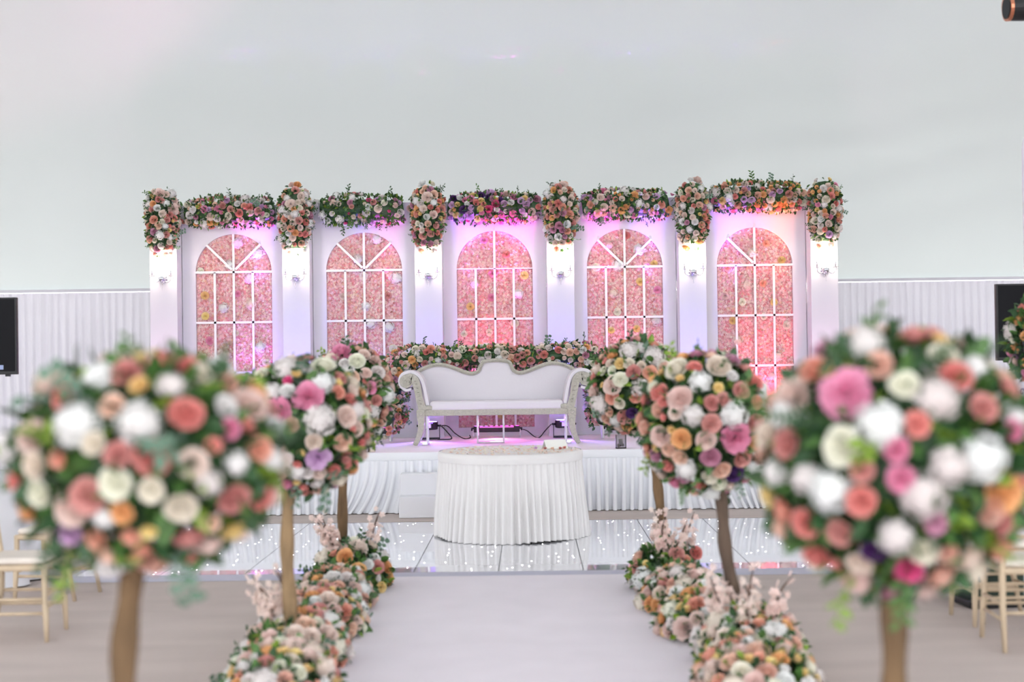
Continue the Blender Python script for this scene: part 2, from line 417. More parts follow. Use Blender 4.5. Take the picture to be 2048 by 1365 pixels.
def sprig_mb(kind, seed):
    """a stem along +Z, one unit long, with its leaves"""
    rng = random.Random(seed); b = MB()
    pts = smooth_path([(0, 0, -.25), (.03, .02, .3), (.0, .08, .65), (.06, .16, 1.0)], 3)
    b.tube(pts, [.016] * (len(pts) - 1) + [.006], 4)
    n = dict(ruscus=9, eucalyptus=10, fern=22)[kind]
    for k in range(n):
        t = .12 + .88 * k / (n - 1); p = Vector(pts[min(len(pts) - 1, int(t * (len(pts) - 1)))])
        a = k * PI + rng.uniform(-.5, .5) if kind != 'fern' else k * PI
        if kind == 'fern':
            L = .34 * (1 - .7 * t); d = Vector((math.cos(a) * 1.0, .15, .7)); W = .04; nr = Vector((0, -1, .2))
        elif kind == 'ruscus':
            L = rng.uniform(.32, .46) * (1 - .3 * t); d = Vector((math.cos(a), rng.uniform(-.6, .6), .75)); W = L * .24; nr = Vector((rng.uniform(-.4, .4), -1, .5))
        else:
            L = rng.uniform(.24, .34); d = Vector((math.cos(a), rng.uniform(-.9, .9), .35)); W = L * .42; nr = Vector((rng.uniform(-.5, .5), -1, .5))
        b.add([tuple(x) for x in leaf_pts(p, d, nr, L, W)], LEAF_F)
    return b
def blossom_mb(seed):
    rng = random.Random(seed); b = MB()
    pts = smooth_path([(0, 0, -.15), (.05, .0, .3), (.0, .05, .65), (.1, .08, 1.0)], 3)
    b.tube(pts, [.018] * (len(pts) - 2) + [.01, .006], 4)
    b.cur = 1
    for k in range(34):
        t = rng.uniform(.2, 1.0); p = Vector(pts[int(t * (len(pts) - 1))]) + Vector((rng.uniform(-.14, .14), rng.uniform(-.14, .14), rng.uniform(-.06, .08)))
        nr = Vector((rng.uniform(-1, 1), rng.uniform(-1, .4), rng.uniform(-.2, 1))).normalized(); q = nr.to_track_quat('Z', 'Y'); s = rng.uniform(.06, .1)
        for j in range(5):
            a = j * 2 * PI / 5
            b.add([tuple(p + q @ Vector(v)) for v in ((0, 0, 0), (s * .8 * math.cos(a - .5), s * .8 * math.sin(a - .5), s * .4), (s * math.cos(a), s * math.sin(a), s * .3), (s * .8 * math.cos(a + .5), s * .8 * math.sin(a + .5), s * .4))], [(0, 1, 2, 3)])
    return b
BASE = dict(R=[rose_mb(1, 1), rose_mb(1, 2)], B=[rose_mb(0, 3)], P=[peony_mb(4)], H=[hydrangea_mb(5)])
SPRIG = dict(ruscus=sprig_mb('ruscus', 1), eucalyptus=sprig_mb('eucalyptus', 2), fern=sprig_mb('fern', 3))
NAME = dict(R='rose', B='rose_bud', P='peony', H='hydrangea')
CACHE = {}
def fmesh(kind, col, var):
    k = (kind, col, var)
    if k not in CACHE:
        CACHE[k] = BASE[kind][var].mesh(NAME[kind] + '_' + col, fmat(col), smooth=True)
    return CACHE[k]
def smesh(kind, m):
    k = (kind, m.name)
    if k not in CACHE: CACHE[k] = SPRIG[kind].mesh('sprig_' + kind, m, smooth=True)
    return CACHE[k]
BLOS = blossom_mb(7).mesh('blossom_branch', [M_TWIG, fmat('blush')])
def orient(o, nrm, rng, roll=None):
    q = Vector(nrm).to_track_quat('Z', 'Y') @ Quaternion((0, 0, 1), rng.uniform(0, 2 * PI) if roll is None else roll)
    o.rotation_mode = 'QUATERNION'; o.rotation_quaternion = q
def put_flower(parent, kind, col, pos, nrm, r, rng):
    o = obj(NAME[kind], fmesh(kind, col, rng.randrange(len(BASE[kind]))), parent, pos)
    orient(o, nrm, rng); o.scale = (r, r, r * 1.0); return o
def put_sprig(parent, kind, m, pos, nrm, size, rng):
    o = obj('leaf_sprig', smesh(kind, m), parent, pos); orient(o, nrm, rng); o.scale = (size, size, size); return o
def foliage(parent, sample, n, size, rng, mats=(M_LEAF, M_LEAFD, M_LEAFY), weights=(5, 5, 1), inset=0.82):
    """the small filler leaves of one arrangement, nobody could count them: one part"""
    b = MB()
    for _ in range(n):
        p, nr, c = sample(rng); p = c + (p - c) * rng.uniform(inset - .12, inset + .12)
        d = (nr + Vector((rng.uniform(-1, 1), rng.uniform(-1, 1), rng.uniform(-1, 1))) * .9)
        b.cur = rng.choices(range(len(mats)), weights)[0]; L = size * rng.uniform(.7, 1.3)
        b.add([tuple(x) for x in leaf_pts(p, d, Vector((rng.uniform(-1, 1), rng.uniform(-1, 1), rng.uniform(0, 1))), L, L * .28)], LEAF_F)
    o = b.build('foliage', list(mats), parent, smooth=True); o['kind'] = 'stuff'; return o
def core(parent, pts, r, m=M_LEAFD, name='floral_foam_core'):
    b = MB(); b.tube(pts, r, 10); return b.build(name, m, parent, smooth=True)
PAL = dict(
    mix='R:white R:cream R:cream R:blush R:blush R:peachy R:peachy R:salmon R:coral R:dusty R:dusty R:blush P:blush H:white H:white R:orange B:coral B:yellow R:mauve R:white',
    top='R:white R:white R:cream R:blush R:blush R:peachy R:dusty R:coral R:pink R:mauve R:lilac H:white H:white B:peachy B:orange R:orange R:lilac B:white B:pink R:salmon',
    green='R:white R:white R:cream R:blush R:mauve H:white H:white B:white R:lilac R:dusty B:blush B:hotpink',
    purple='R:mauve R:lilac R:lilac R:pink R:hotpink R:blush R:dusty B:orange R:coral P:lilac R:white B:white R:purple R:yellow',
    warm='R:peachy R:orange R:salmon R:coral R:blush R:dusty R:pink R:lilac R:white R:cream B:orange R:yellow H:white',
    sofa='R:cream R:cream R:white R:white R:blush R:peachy R:dusty R:dusty R:coral R:salmon B:cream B:dusty B:blush H:white R:orange R:mauve',
    mound='R:peachy R:peachy R:blush R:salmon R:cream R:cream R:white H:white H:white H:cream R:blush R:blush R:dusty B:yellow B:salmon P:blush P:white R:orange B:white')
def scatter(parent, sample, n, pal, rr, rng, placed=None, sep=0.78, tries=14, jitter=0.25, face=0.0):
    """flowers kept apart from each other over one arrangement"""
    placed = placed if placed is not None else []
    items = PAL[pal].split(); made = 0
    for _ in range(n * tries):
        if made >= n: break
        p, nr, c = sample(rng); k, col = rng.choice(items).split(':')
        r = rng.uniform(*rr) * dict(R=1, B=.62, P=1.35, H=1.3)[k]
        if any((p - q).length < (r + s) * sep for q, s in placed): continue
        placed.append((p, r)); made += 1
        nn = (nr + Vector((rng.uniform(-1, 1), rng.uniform(-1, 1), rng.uniform(-1, 1))) * jitter + Vector((0, -face, 0))).normalized()
        put_flower(parent, k, col, p, nn, r, rng)
    return placed
def sprigs(parent, sample, n, size, rng, kinds=(('ruscus', M_LEAF), ('ruscus', M_LEAFD), ('eucalyptus', M_EUC), ('ruscus', M_LEAFD)), push=-0.03):
    for _ in range(n):
        p, nr, c = sample(rng); k, mm = rng.choice(kinds)
        nn = (nr + Vector((rng.uniform(-1, 1), rng.uniform(-1, 1), rng.uniform(-1, 1))) * .5).normalized()
        put_sprig(parent, k, mm, p + nr * push, nn, size * rng.uniform(.75, 1.25), rng)
def ellipsoid(rx, ry, rz, c=(0, 0, 0), zmin=-2.0, ymax=2.0):
    c = Vector(c)
    def f(rng):
        while True:
            z = rng.uniform(-1, 1); a = rng.uniform(0, 2 * PI); r = math.sqrt(1 - z * z)
            d = Vector((r * math.cos(a), r * math.sin(a), z))
            if z < zmin or d.y > ymax: continue
            return c + Vector((d.x * rx, d.y * ry, d.z * rz)), Vector((d.x / rx, d.y / ry, d.z / rz)).normalized(), c
    return f
def tube_sampler(path, ymax=0.35, squash=1.0):
    """path of (x, y, z, r); normals that look away from the backdrop only"""
    P = [Vector(p[:3]) for p in path]; R = [p[3] for p in path]
    seg = [(P[i + 1] - P[i]).length * (R[i] + R[i + 1]) for i in range(len(P) - 1)]
    def f(rng):
        while True:
            i = rng.choices(range(len(seg)), seg)[0]; t = rng.random()
            c = P[i].lerp(P[i + 1], t); r = R[i] + (R[i + 1] - R[i]) * t; d = (P[i + 1] - P[i]).normalized()
            a = Vector((0, 1, 0)); u = d.cross(a).normalized(); w = u.cross(d)
            al = rng.uniform(0, 2 * PI); nr = u * math.cos(al) + w * math.sin(al)
            if i == 0 and t < .3: nr = (nr - d * .8).normalized()
            if i == len(seg) - 1 and t > .7: nr = (nr + d * .8).normalized()
            if nr.y > ymax: continue
            return c + Vector((nr.x, nr.y * squash, nr.z)) * r, nr, c
    return f

# ------------------------------------------------------------------ arched window panels of the backdrop
PY = 16.95; SPR = 1.993; AR = 0.452; ABOT = 0.10; PW, PH = 1.22, 2.79; STEP = 1.553
def arch_x(k): return XC + (k - 2) * STEP
def pil_x(k): return XC + (k - 2.5) * STEP
def attr_mat(name):
    m = bpy.data.materials.new(name); m.use_nodes = True; N = m.node_tree.nodes; L = m.node_tree.links
    a = N.new('ShaderNodeAttribute'); a.attribute_name = 'tint'; b = N['Principled BSDF']
    b.inputs['Roughness'].default_value = 0.65; b.inputs['Specular IOR Level'].default_value = 0.2
    hs = N.new('ShaderNodeHueSaturation'); nz = N.new('ShaderNodeTexNoise'); nz.inputs['Scale'].default_value = 30
    mr = N.new('ShaderNodeMapRange'); mr.inputs['To Min'].default_value = 0.85; mr.inputs['To Max'].default_value = 1.15
    L.new(nz.outputs['Fac'], mr.inputs['Value']); L.new(mr.outputs['Result'], hs.inputs['Value'])
    L.new(a.outputs['Color'], hs.inputs['Color']); L.new(hs.outputs['Color'], b.inputs['Base Color']); return m
M_FLORET = attr_mat('floret_wall')
FLT = [rgb(*c) for c in ((255, 226, 222), (252, 192, 198), (255, 232, 218), (244, 158, 168), (254, 208, 206), (230, 150, 150), (255, 214, 220), (248, 196, 172))]
def in_arch(x, z, mg=0.0):
    if z < ABOT + mg or abs(x) > AR - mg: return False
    return z <= SPR or x * x + (z - SPR) ** 2 < (AR - mg) ** 2
def floret_wall(seed):
    rng = random.Random(seed); vs = []; fs = []; cols = []; sp = 0.0265; row = 0; z = ABOT
    while z < SPR + AR:
        x = -AR + (sp / 2 if row % 2 else 0)
        while x < AR:
            px, pz = x + rng.uniform(-.01, .01), z + rng.uniform(-.01, .01)
            if in_arch(px, pz, 0.008):
                c = Vector((px, rng.uniform(0.022, 0.042), pz)); nr = Vector((rng.uniform(-.7, .7), -1, rng.uniform(-.5, .8))).normalized()
                q = nr.to_track_quat('Z', 'Y') @ Quaternion((0, 0, 1), rng.uniform(0, 6)); s = rng.uniform(.014, .021); col = rng.choices(FLT, (5, 5, 4, 3, 5, 2, 4, 2))[0]
                for j in range(4):
                    t = j * PI / 2; o = len(vs)
                    for p in ((0, 0, 0), (s * .8 * math.cos(t - .55), s * .8 * math.sin(t - .55), s * .3), (s * math.cos(t), s * math.sin(t), s * .15), (s * .8 * math.cos(t + .55), s * .8 * math.sin(t + .55), s * .3)):
                        vs.append(tuple(c + q @ Vector(p)))
                    fs.append((o, o + 1, o + 2, o + 3)); cols.append(col)
            x += sp
        z += sp * .88; row += 1
    me = bpy.data.meshes.new('floret_wall'); me.from_pydata(vs, [], fs); me.materials.append(M_FLORET)
    at = me.attributes.new('tint', 'FLOAT_COLOR', 'FACE'); at.data.foreach_set('color', np.array(cols, float).ravel())
    return me
FW = [floret_wall(21), floret_wall(22)]
M_BACKING = mat('rose_backing_mat', rgb(240, 186, 186), 0.9, 0.2, 40)
def arch_pts(r, n=28): return [(r * math.cos(PI - PI * i / n), SPR + r * math.sin(PI - PI * i / n)) for i in range(n + 1)]
def panel_mesh():
    b = MB(); th = 0.06; h = PW / 2; A = arch_pts(AR)
    outer = [(-h, SPR)] + [(max(-h, min(h, x * 3.0)) if abs(x) > 1e-6 else 0, PH) for x, z in A[1:-1]] + [(h, SPR)]
    for y in (0.0, th):
        vs = [(x, y, z) for x, z in A] + [(x, y, z) for x, z in outer]; n = len(A)
        b.add(vs, [(i, i + 1, n + i + 1, n + i) for i in range(n - 1)])
        b.add([(-h, y, PH), (-h, y, SPR), (outer[1][0], y, PH)], [(0, 1, 2)] if outer[1][0] > -h + 1e-6 else [])
        b.add([(-h, y, 0), (-AR, y, 0), (-AR, y, SPR), (-h, y, SPR), (h, y, 0), (AR, y, 0), (AR, y, SPR), (h, y, SPR), (-AR, y, ABOT), (AR, y, ABOT)],
              [(0, 1, 2, 3), (5, 4, 7, 6), (1, 5, 9, 8)])
    rim = [(-AR, ABOT)] + A + [(AR, ABOT)]
    for i in range(len(rim)):
        a, c = rim[i], rim[(i + 1) % len(rim)]
        b.add([(a[0], 0, a[1]), (c[0], 0, c[1]), (c[0], th, c[1]), (a[0], th, a[1])], [(0, 1, 2, 3)])
    R = [(-h, 0), (h, 0), (h, PH), (-h, PH)]
    for i in range(4):
        a, c = R[i], R[(i + 1) % 4]; b.add([(a[0], 0, a[1]), (c[0], 0, c[1]), (c[0], th, c[1]), (a[0], th, a[1])], [(3, 2, 1, 0)])
    return b.mesh('arch_board', M_BOARD)
PANEL_ME = panel_mesh()
ORD = ['leftmost of the five arched panels, by the end pillar', 'second arched panel from the left, pale lilac glow', 'middle arched panel behind the sofa, strong rose glow', 'second arched panel from the right, pink glow low down', 'rightmost of the five arched panels, one slanting bar missing']
for k in range(5):
    a = thing('arched_panel', 'white window-shaped panel of pink florets, ' + ORD[k], 'panel', (arch_x(k), PY, ZS), 0, 'arched backdrop panels')
    obj('arch_board', PANEL_ME, a)
    b = MB(); A = arch_pts(AR + 0.005); b.prism([(-AR - .005, ABOT - .005)] + A + [(AR + .005, ABOT - .005)], 0.046, 0.056); b.build('backing', M_BACKING, a)
    f = obj('floret_wall', FW[k % 2], a); f['kind'] = 'stuff'
    bars = [(-AR, AR, SPR, SPR), (-AR, AR, SPR - .6, SPR - .6), (-AR, AR, SPR - 1.2, SPR - 1.2), (0, 0, ABOT, SPR + AR), (-AR / 2, -AR / 2, ABOT, SPR), (AR / 2, AR / 2, ABOT, SPR)]
    hub = 0.02; e = AR * .7071
    if k in (0, 1, 3): bars += [(-hub, -e, SPR + .03, SPR + e + .005), (hub, e, SPR + .03, SPR + e + .005)]
    if k == 4: bars += [(-hub, -e, SPR + .03, SPR + e + .005)]
    for (xa, xb, za, zb) in bars:
        b = MB(); w = .013 if not (k == 2 and za == zb == SPR) else .006
        b.ribbon([(xa, za, 2 * w), (xb, zb, 2 * w)], -0.006, 0.012); b.build('glazing_bar', M_BAR, a)
    rng = random.Random(100 + k); put = []
    pal = ['R:cream R:coral R:pink H:white R:cream R:yellow R:dusty H:blush H:white', 'R:cream R:yellow H:white H:white R:dusty R:blush R:cream H:white', 'H:white R:cream R:yellow R:pink H:blush R:coral R:cream H:white', 'H:white R:yellow R:coral H:blush R:pink R:cream H:white', 'R:yellow R:cream R:coral H:blush R:cream H:white R:blush R:salmon'][k].split()
    for _ in range(400):
        if len(put) >= 20: break
        x, z = rng.uniform(-.42, .42), rng.uniform(.15, SPR + .42)
        if not in_arch(x, z, .05) or any(math.hypot(x - p, z - q) < .19 for p, q in put): continue
        put.append((x, z)); kk, cc = rng.choice(pal).split(':'); r = rng.uniform(.042, .055) * (1.35 if kk == 'H' else 1)
        o = put_flower(a, kk, cc, (x, .018, z), (rng.uniform(-.2, .2), -1, rng.uniform(-.1, .3)), r, rng); o.scale.z *= .7

# ------------------------------------------------------------------ pillars, sconces, garlands
PILF = 16.70
which = ['end pillar beside the left screen', 'second pillar from the left', 'third pillar from the left, behind the sofa', 'fourth pillar from the left, behind the sofa', 'fifth pillar from the left', 'end pillar beside the right screen']
tint = ['pink lit', 'lilac lit', 'lilac lit', 'lilac lit', 'lilac lit', 'pink lit']
for k in range(6):
    p = thing('display_pillar', 'white square %s backdrop pillar, %s' % (tint[k], which[k]), 'pillar', (pil_x(k), PILF, ZS), 0, 'backdrop pillars')
    b = MB(); b.box(-.16, .16, 0, .30, .0, 2.80); b.build('shaft', M_BOARD, p, bevel=.004)
    b = MB(); b.box(-.165, .165, -.006, .305, .0, .03); b.build('foot_plate', M_BOARD, p)

def sconce(k):
    z = 2.52
    s = thing('wall_sconce', 'glowing crystal candle sconce on the ' + which[k].replace(', behind the sofa', ''), 'wall light', (pil_x(k), PILF, z), 0, 'crystal sconces on the pillars')
    b = MB(); b.tube([(0, -.001, 0), (0, -.018, 0), (0, -.03, 0)], [.05, .048, .02], 16); b.build('back_plate', M_CHROME, s, smooth=True)
    b = MB(); b.tube([(0, -.02, 0), (0, -.07, -.005)], .008, 8); b.lathe([(.004, -.045), (.03, -.03), (.044, -.005), (.036, .02), (.012, .04)], 14, (0, -.075, 0)); b.build('centre_boss', M_CHROME, s, smooth=True)
    for sx in (-1, 1):
        pts = smooth_path([(sx * .02, -.07, -.01), (sx * .06, -.09, -.045), (sx * .10, -.095, -.025), (sx * .108, -.095, .02)], 4)
        b = MB(); b.tube(pts, .006, 6); arm = b.build('arm', M_CHROME, s, smooth=True)
        b = MB(); b.lathe([(.006, .0), (.034, .008), (.038, .014), (.012, .016)], 12, (sx * .108, -.095, .02)); b.build('drip_cup', M_CRYSTAL, arm, smooth=True)
        b = MB(); b.lathe([(.010, .014), (.010, .085)], 10, (sx * .108, -.095, .02)); b.build('candle_tube', M_CHROME, arm, smooth=True)
        b = MB(); b.lathe([(.008, .086), (.016, .105), (.013, .13), (.002, .165)], 10, (sx * .108, -.095, .02)); b.build('bulb', M_BULB, arm, smooth=True)
        for j in range(3):
            a = j * 2.1 + .6; b = MB(); b.lathe([(.001, 0), (.007, -.018), (.001, -.05)], 5, (sx * .108 + .03 * math.cos(a), -.095 + .03 * math.sin(a), .03), cap=False); b.build('crystal_drop', M_CRYSTAL, arm)
    b = MB(); b.lathe([(.001, 0), (.012, -.03), (.001, -.09)], 6, (0, -.075, -.05), cap=False); b.build('crystal_drop', M_CRYSTAL, s)
    ld = bpy.data.lights.new('candle_bulb_light', 'POINT'); ld.energy = SCONCE_W * 2; ld.color = (1.0, .87, .68); ld.shadow_soft_size = .05
    lo = bpy.data.objects.new('candle_bulb_light', ld); COL.objects.link(lo); lo.parent = s; lo.location = (0, -.10, .20)
SCONCE_W = 1.0
for k in range(6): sconce(k)

GPAL = ['top', 'green', 'purple', 'top', 'warm']
GW = [.52, .48, .53, .50, .54]; GZ = [3.30, 3.31, 3.31, 3.33, 3.40]
GL = ['flower garland topping the leftmost arched panel', 'leafy green and white flower garland topping the second arched panel from the left', 'violet and magenta lit flower garland over the middle arched panel', 'flower garland topping the second arched panel from the right', 'flower garland with orange roses topping the rightmost arched panel']
for k in range(5):
    rng = random.Random(300 + k); g = thing('flower_garland', GL[k], 'garland', (arch_x(k), PY - .12, GZ[k]), 0, 'garlands over the arched panels')
    w = GW[k]; path = smooth_path([(-w, 0, rng.uniform(-.02, .02), .12), (-w * .6, -.02, .0, .165), (-w * .1, -.02, .015, .17), (w * .4, -.02, -.005, .165), (w * .8, -.01, 0, .16), (w, 0, .01, .12)], 3)
    smp = tube_sampler(path, .3)
    core(g, [(p[0], p[1], p[2]) for p in path], .115)
    b = MB(); b.box(-.6155, .6155, .06, .118, -.13, .09); b.build('light_stop_board', M_BOARD, g)  # added board, stops LED light leaking up between garland and panel
    foliage(g, smp, 620, .05, rng, weights=(6, 4, 2) if k == 1 else (4, 5, 1), inset=.92)
    scatter(g, smp, 56 if k == 1 else 100, GPAL[k], (.032, .054), rng, sep=.64, face=.6)
    sprigs(g, smp, 22 if k == 1 else 9, .12, rng)
HL = ['flower column hanging down the ' + w.replace(', behind the sofa', '') + ' above its sconce' for w in which]
for k in range(6):
    rng = random.Random(340 + k); g = thing('flower_column', HL[k], 'flower column', (pil_x(k), PILF - .02, 3.2), 0, 'flower columns on the pillars')
    path = smooth_path([(0, 0, -.33, .11), (0, -.02, -.2, .165), (.01, -.02, .0, .185), (0, -.01, .15, .185), (0, .0, .25, .16), (0, .02, .32, .10)], 3)
    smp = tube_sampler(path, .45)
    core(g, [(p[0], p[1], p[2]) for p in path], .115)
    foliage(g, smp, 520, .05, rng, inset=.86)
    scatter(g, smp, 80, 'mix' if k in (2, 3, 4) else 'warm' if k == 5 else 'mix', (.032, .054), rng, sep=.66, face=.4)
    sprigs(g, smp, 8, .11, rng)

# ------------------------------------------------------------------ stage lights
def spot(parent, loc, target, color, watts, size, blend=1.0, rad=.04):
    ld = bpy.data.lights.new('stage_beam', 'SPOT'); ld.energy = watts; ld.color = color; ld.spot_size = math.radians(size); ld.spot_blend = blend; ld.shadow_soft_size = rad
    lo = bpy.data.objects.new('stage_beam', ld); COL.objects.link(lo); lo.parent = parent; lo.location = loc
    lo.rotation_euler = (Vector(target) - Vector(loc)).to_track_quat('-Z', 'Y').to_euler(); return lo
LILAC = (.20, .12, 1.0); ROSE = (1.0, .50, .78)
PARW = 18.0
for k in range(6):
    x = pil_x(k); nm = 'black round uplight on the stage floor before the ' + which[k].replace(', behind the sofa', '')
    u = thing('stage_uplight', nm, 'uplight', (x, 16.36, ZS), 0, 'round uplights before the pillars')
    em = LILAC if 0 < k < 5 else ROSE
    b = MB(); b.lathe([(.085, .115), (.1, .12), (.104, .2), (.1, .205)], 20, cap=True); b.build('housing', M_BLACK, u, smooth=False, bevel=.003)
    b = MB(); b.lathe([(.09, .2055), (.088, .207), (.001, .208)], 18, cap=False); b.build('lens', mat('uplight_lens_%d' % (1 if em is LILAC else 0), em + (1,), .4, 0, emit=em + (1,), estr=12), u)
    b = MB(); b.box(-.125, .125, -.02, .02, .002, .012); b.box(-.125, -.117, -.016, .016, .01, .165); b.box(.117, .125, -.016, .016, .01, .165); b.box(-.12, .12, .03, .1, .002, .02); b.build('yoke', M_BLACK, u)
    for s in (-1, 1):
        b = MB(); b.tube([(s * .1, 0, .16), (s * .14, 0, .16)], .012, 8); b.build('knob', M_BLACK, u, smooth=True)
    b = MB(); b.box(-.03, .03, -.108, -.1, .14, .185); b.build('rating_label', M_CREAM, u)
    spot(u, (0, 0, .22), (0, .40, 1.35), em, PARW * (1 if em is LILAC else .45), 46)
    if k in (2, 3):
        b = MB(); b.box(-.05, .05, -.112, -.103, .188, .2); b.build('added_wash_strip', mat('added_violet_glow', (.36, .2, 1, 1), .4, 0, emit=(.36, .2, 1, 1), estr=.3), u)  # added glowing strip, a made-up source for the floor wash
        spot(u, (0, -.13, .2), (0, -1.5, .0), (.36, .2, 1.0), 30, 90, 1.0, .08)  # added lamp, stands in for violet bounce onto the stage floor
VIO = (.42, .12, 1.0); MAG = (1.0, .06, .75); RED = (1.0, .05, .16); BLU = (.2, .12, 1.0); ORG = (1.0, .18, .08); PNK = (1.0, .12, .4)
BARS = [[(.16, MAG, 55, .18), (.30, VIO, 80, .28)], [(-.1, BLU, 14, 0), (.22, MAG, 24, .28)], [(-.26, VIO, 80, -.28), (0, MAG, 70, .05), (.26, MAG, 80, .28)], [(-.2, MAG, 60, -.26), (.27, VIO, 80, .28)], [(-.27, VIO, 90, -.28), (.05, PNK, 45, .05), (.27, ORG, 60, .28)]]
WASH = [(.25, VIO, 30), (0, BLU, 9), (-.05, RED, 36), (0, PNK, 24), (.12, RED, 36)]
BL = ['leftmost arched panel', 'second arched panel from the left', 'middle arched panel, seen under the sofa', 'second arched panel from the right', 'rightmost arched panel']
BARK = 9.0
for k in range(5):
    u = thing('led_bar', 'black LED light bar at the foot of the ' + BL[k], 'light bar', (arch_x(k), 16.66, ZS), 0, 'LED bars at the panels')
    b = MB(); b.box(-.27, .27, -.03, .03, .06, .13); b.build('housing', M_BLACK, u, bevel=.006)
    for s in (-1, 1):
        b = MB(); b.tube([(s * .27, 0, .095), (s * .3, 0, .095)], .018, 8); b.build('end_knob', M_BLACK, u, smooth=True)
        b = MB(); b.box(s * .275 - .004, s * .275 + .004, -.02, .02, .002, .095); b.build('foot', M_STEEL, u)
    for x in range(-4, 5):
        b = MB(); b.lathe([(.018, .1305), (.017, .133), (.001, .134)], 8, (x * .06, 0, 0), cap=False)
        c = BARS[k][min(len(BARS[k]) - 1, (x + 4) * len(BARS[k]) // 9)][1]
        b.build('led_lens', mat('led_lens_%d%d%d' % tuple(int(v * 99) for v in c), c + (1,), .4, 0, emit=c + (1,), estr=2), u)
    for dx, c, wt, tx in BARS[k]:
        spot(u, (dx, 0, .16), (tx, .20, 2.5), c, wt * BARK, 13, 1.0, .02)
    dx, c, wt = WASH[k]; spot(u, (dx, 0, .16), (dx, .29, .75), c, wt, 56, 1.0, .03)
    if k == 2:
        b = MB(); b.box(-.2, .2, -.034, -.0305, .115, .125); b.build('added_wash_strip', mat('added_pink_glow', (1, .2, .65, 1), .4, 0, emit=(1, .2, .65, 1), estr=.3), u)  # invented strip, there only to give the forward wash a source
        spot(u, (0, -.05, .13), (0, -1.5, .0), (1.0, .2, .65), 26, 90, 1.0, .08)  # added lamp, tints the stage floor under the sofa pink
def cable(name, label, pts, r=.006):
    b = MB(); b.tube(smooth_path(pts, 6), r, 6); return tag(b.build(name, M_CABLE, smooth=True), label, 'cable', kind='thing')
x2, x3 = pil_x(2), pil_x(3); zc = ZS + .008
cable('power_cable', 'black cable looping from the uplight to the light bar under the sofa', [(x2 + .145, 16.36, ZS + .16), (x2 + .22, 16.34, ZS + .15), (x2 + .3, 16.33, ZS + .07), (x2 + .4, 16.35, zc), (x2 + .47, 16.5, zc), (x2 + .46, 16.6, ZS + .03)])
cable('power_cable', 'black cable trailing straight down beside the uplight under the sofa', [(x2 + .145, 16.35, ZS + .155), (x2 + .2, 16.3, ZS + .1), (x2 + .26, 16.27, ZS + .03), (x2 + .24, 16.26, zc), (x2 + .1, 16.26, zc)])
cable('power_cable', 'black cable snaking from the light bar to the far uplight under the sofa', [(XC + .305, 16.62, ZS + .09), (XC + .36, 16.58, ZS + .07), (XC + .44, 16.5, zc), (x3 - .28, 16.42, zc), (x3 - .22, 16.38, ZS + .08), (x3 - .145, 16.36, ZS + .16)])

# ------------------------------------------------------------------ sofa
SFX, SFY = -0.055, 15.34
sofa = thing('carved_sofa', 'white upholstered wedding sofa with a grey carved scroll-arm frame', 'sofa', (SFX, SFY, ZS))
def c2(x, y): return ((x - 1035) / 705.0, (862 - y) / 705.0)
def cpath(pts, n=4):
    return smooth_path([c2(p[0], p[1]) + ((p[2] / 705.0,) if len(p) > 2 else ()) for p in pts], n)
def mir(path): return [(-p[0],) + tuple(p[1:]) for p in path]
D = 0.58
b = MB(); b.box(-.845, .845, .0, .05, .315, .385); b.build('front_rail', M_CARVE, sofa, bevel=.008)
b = MB(); b.box(-.82, .82, D - .05, D, .315, .385); b.build('back_rail', M_CARVE, sofa, bevel=.006)
crest = [(405, 330), (440, 302), (500, 276), (570, 262), (640, 268), (720, 295), (790, 322), (850, 333), (895, 315), (915, 275), (935, 246), (980, 236), (1035, 233)]
half = cpath(crest, 4); full = half + [(-x, z) for x, z in reversed(half[:-1])]
up = 1.015
full = [(x, z * up) for x, z in full]
b = MB(); n = len(full)
for y in (D - .07, D + .05): b.add([(x, y, z) for x, z in full] + [(x, y, .36) for x, z in full], [(i, i + 1, n + i + 1, n + i) if y > D else (n + i, n + i + 1, i + 1, i) for i in range(n - 1)])
o = b.build('back_upholstery', M_UPH, sofa)
b = MB(); b.ribbon([(x, z, .042) for x, z in full], D - .10, D + .06); b.build('crest_frame', M_CARVE, sofa, bevel=.008)
b = MB(); b.tube([(x, D - .105, z) for x, z in full], .009, 6); b.build('crest_bead', M_CARVE, sofa, smooth=True)
b = MB(); b.box(-.72, .72, -.005, D - .08, .37, .47); b.build('seat_cushion', M_UPH, sofa, bevel=.028, seg=4)
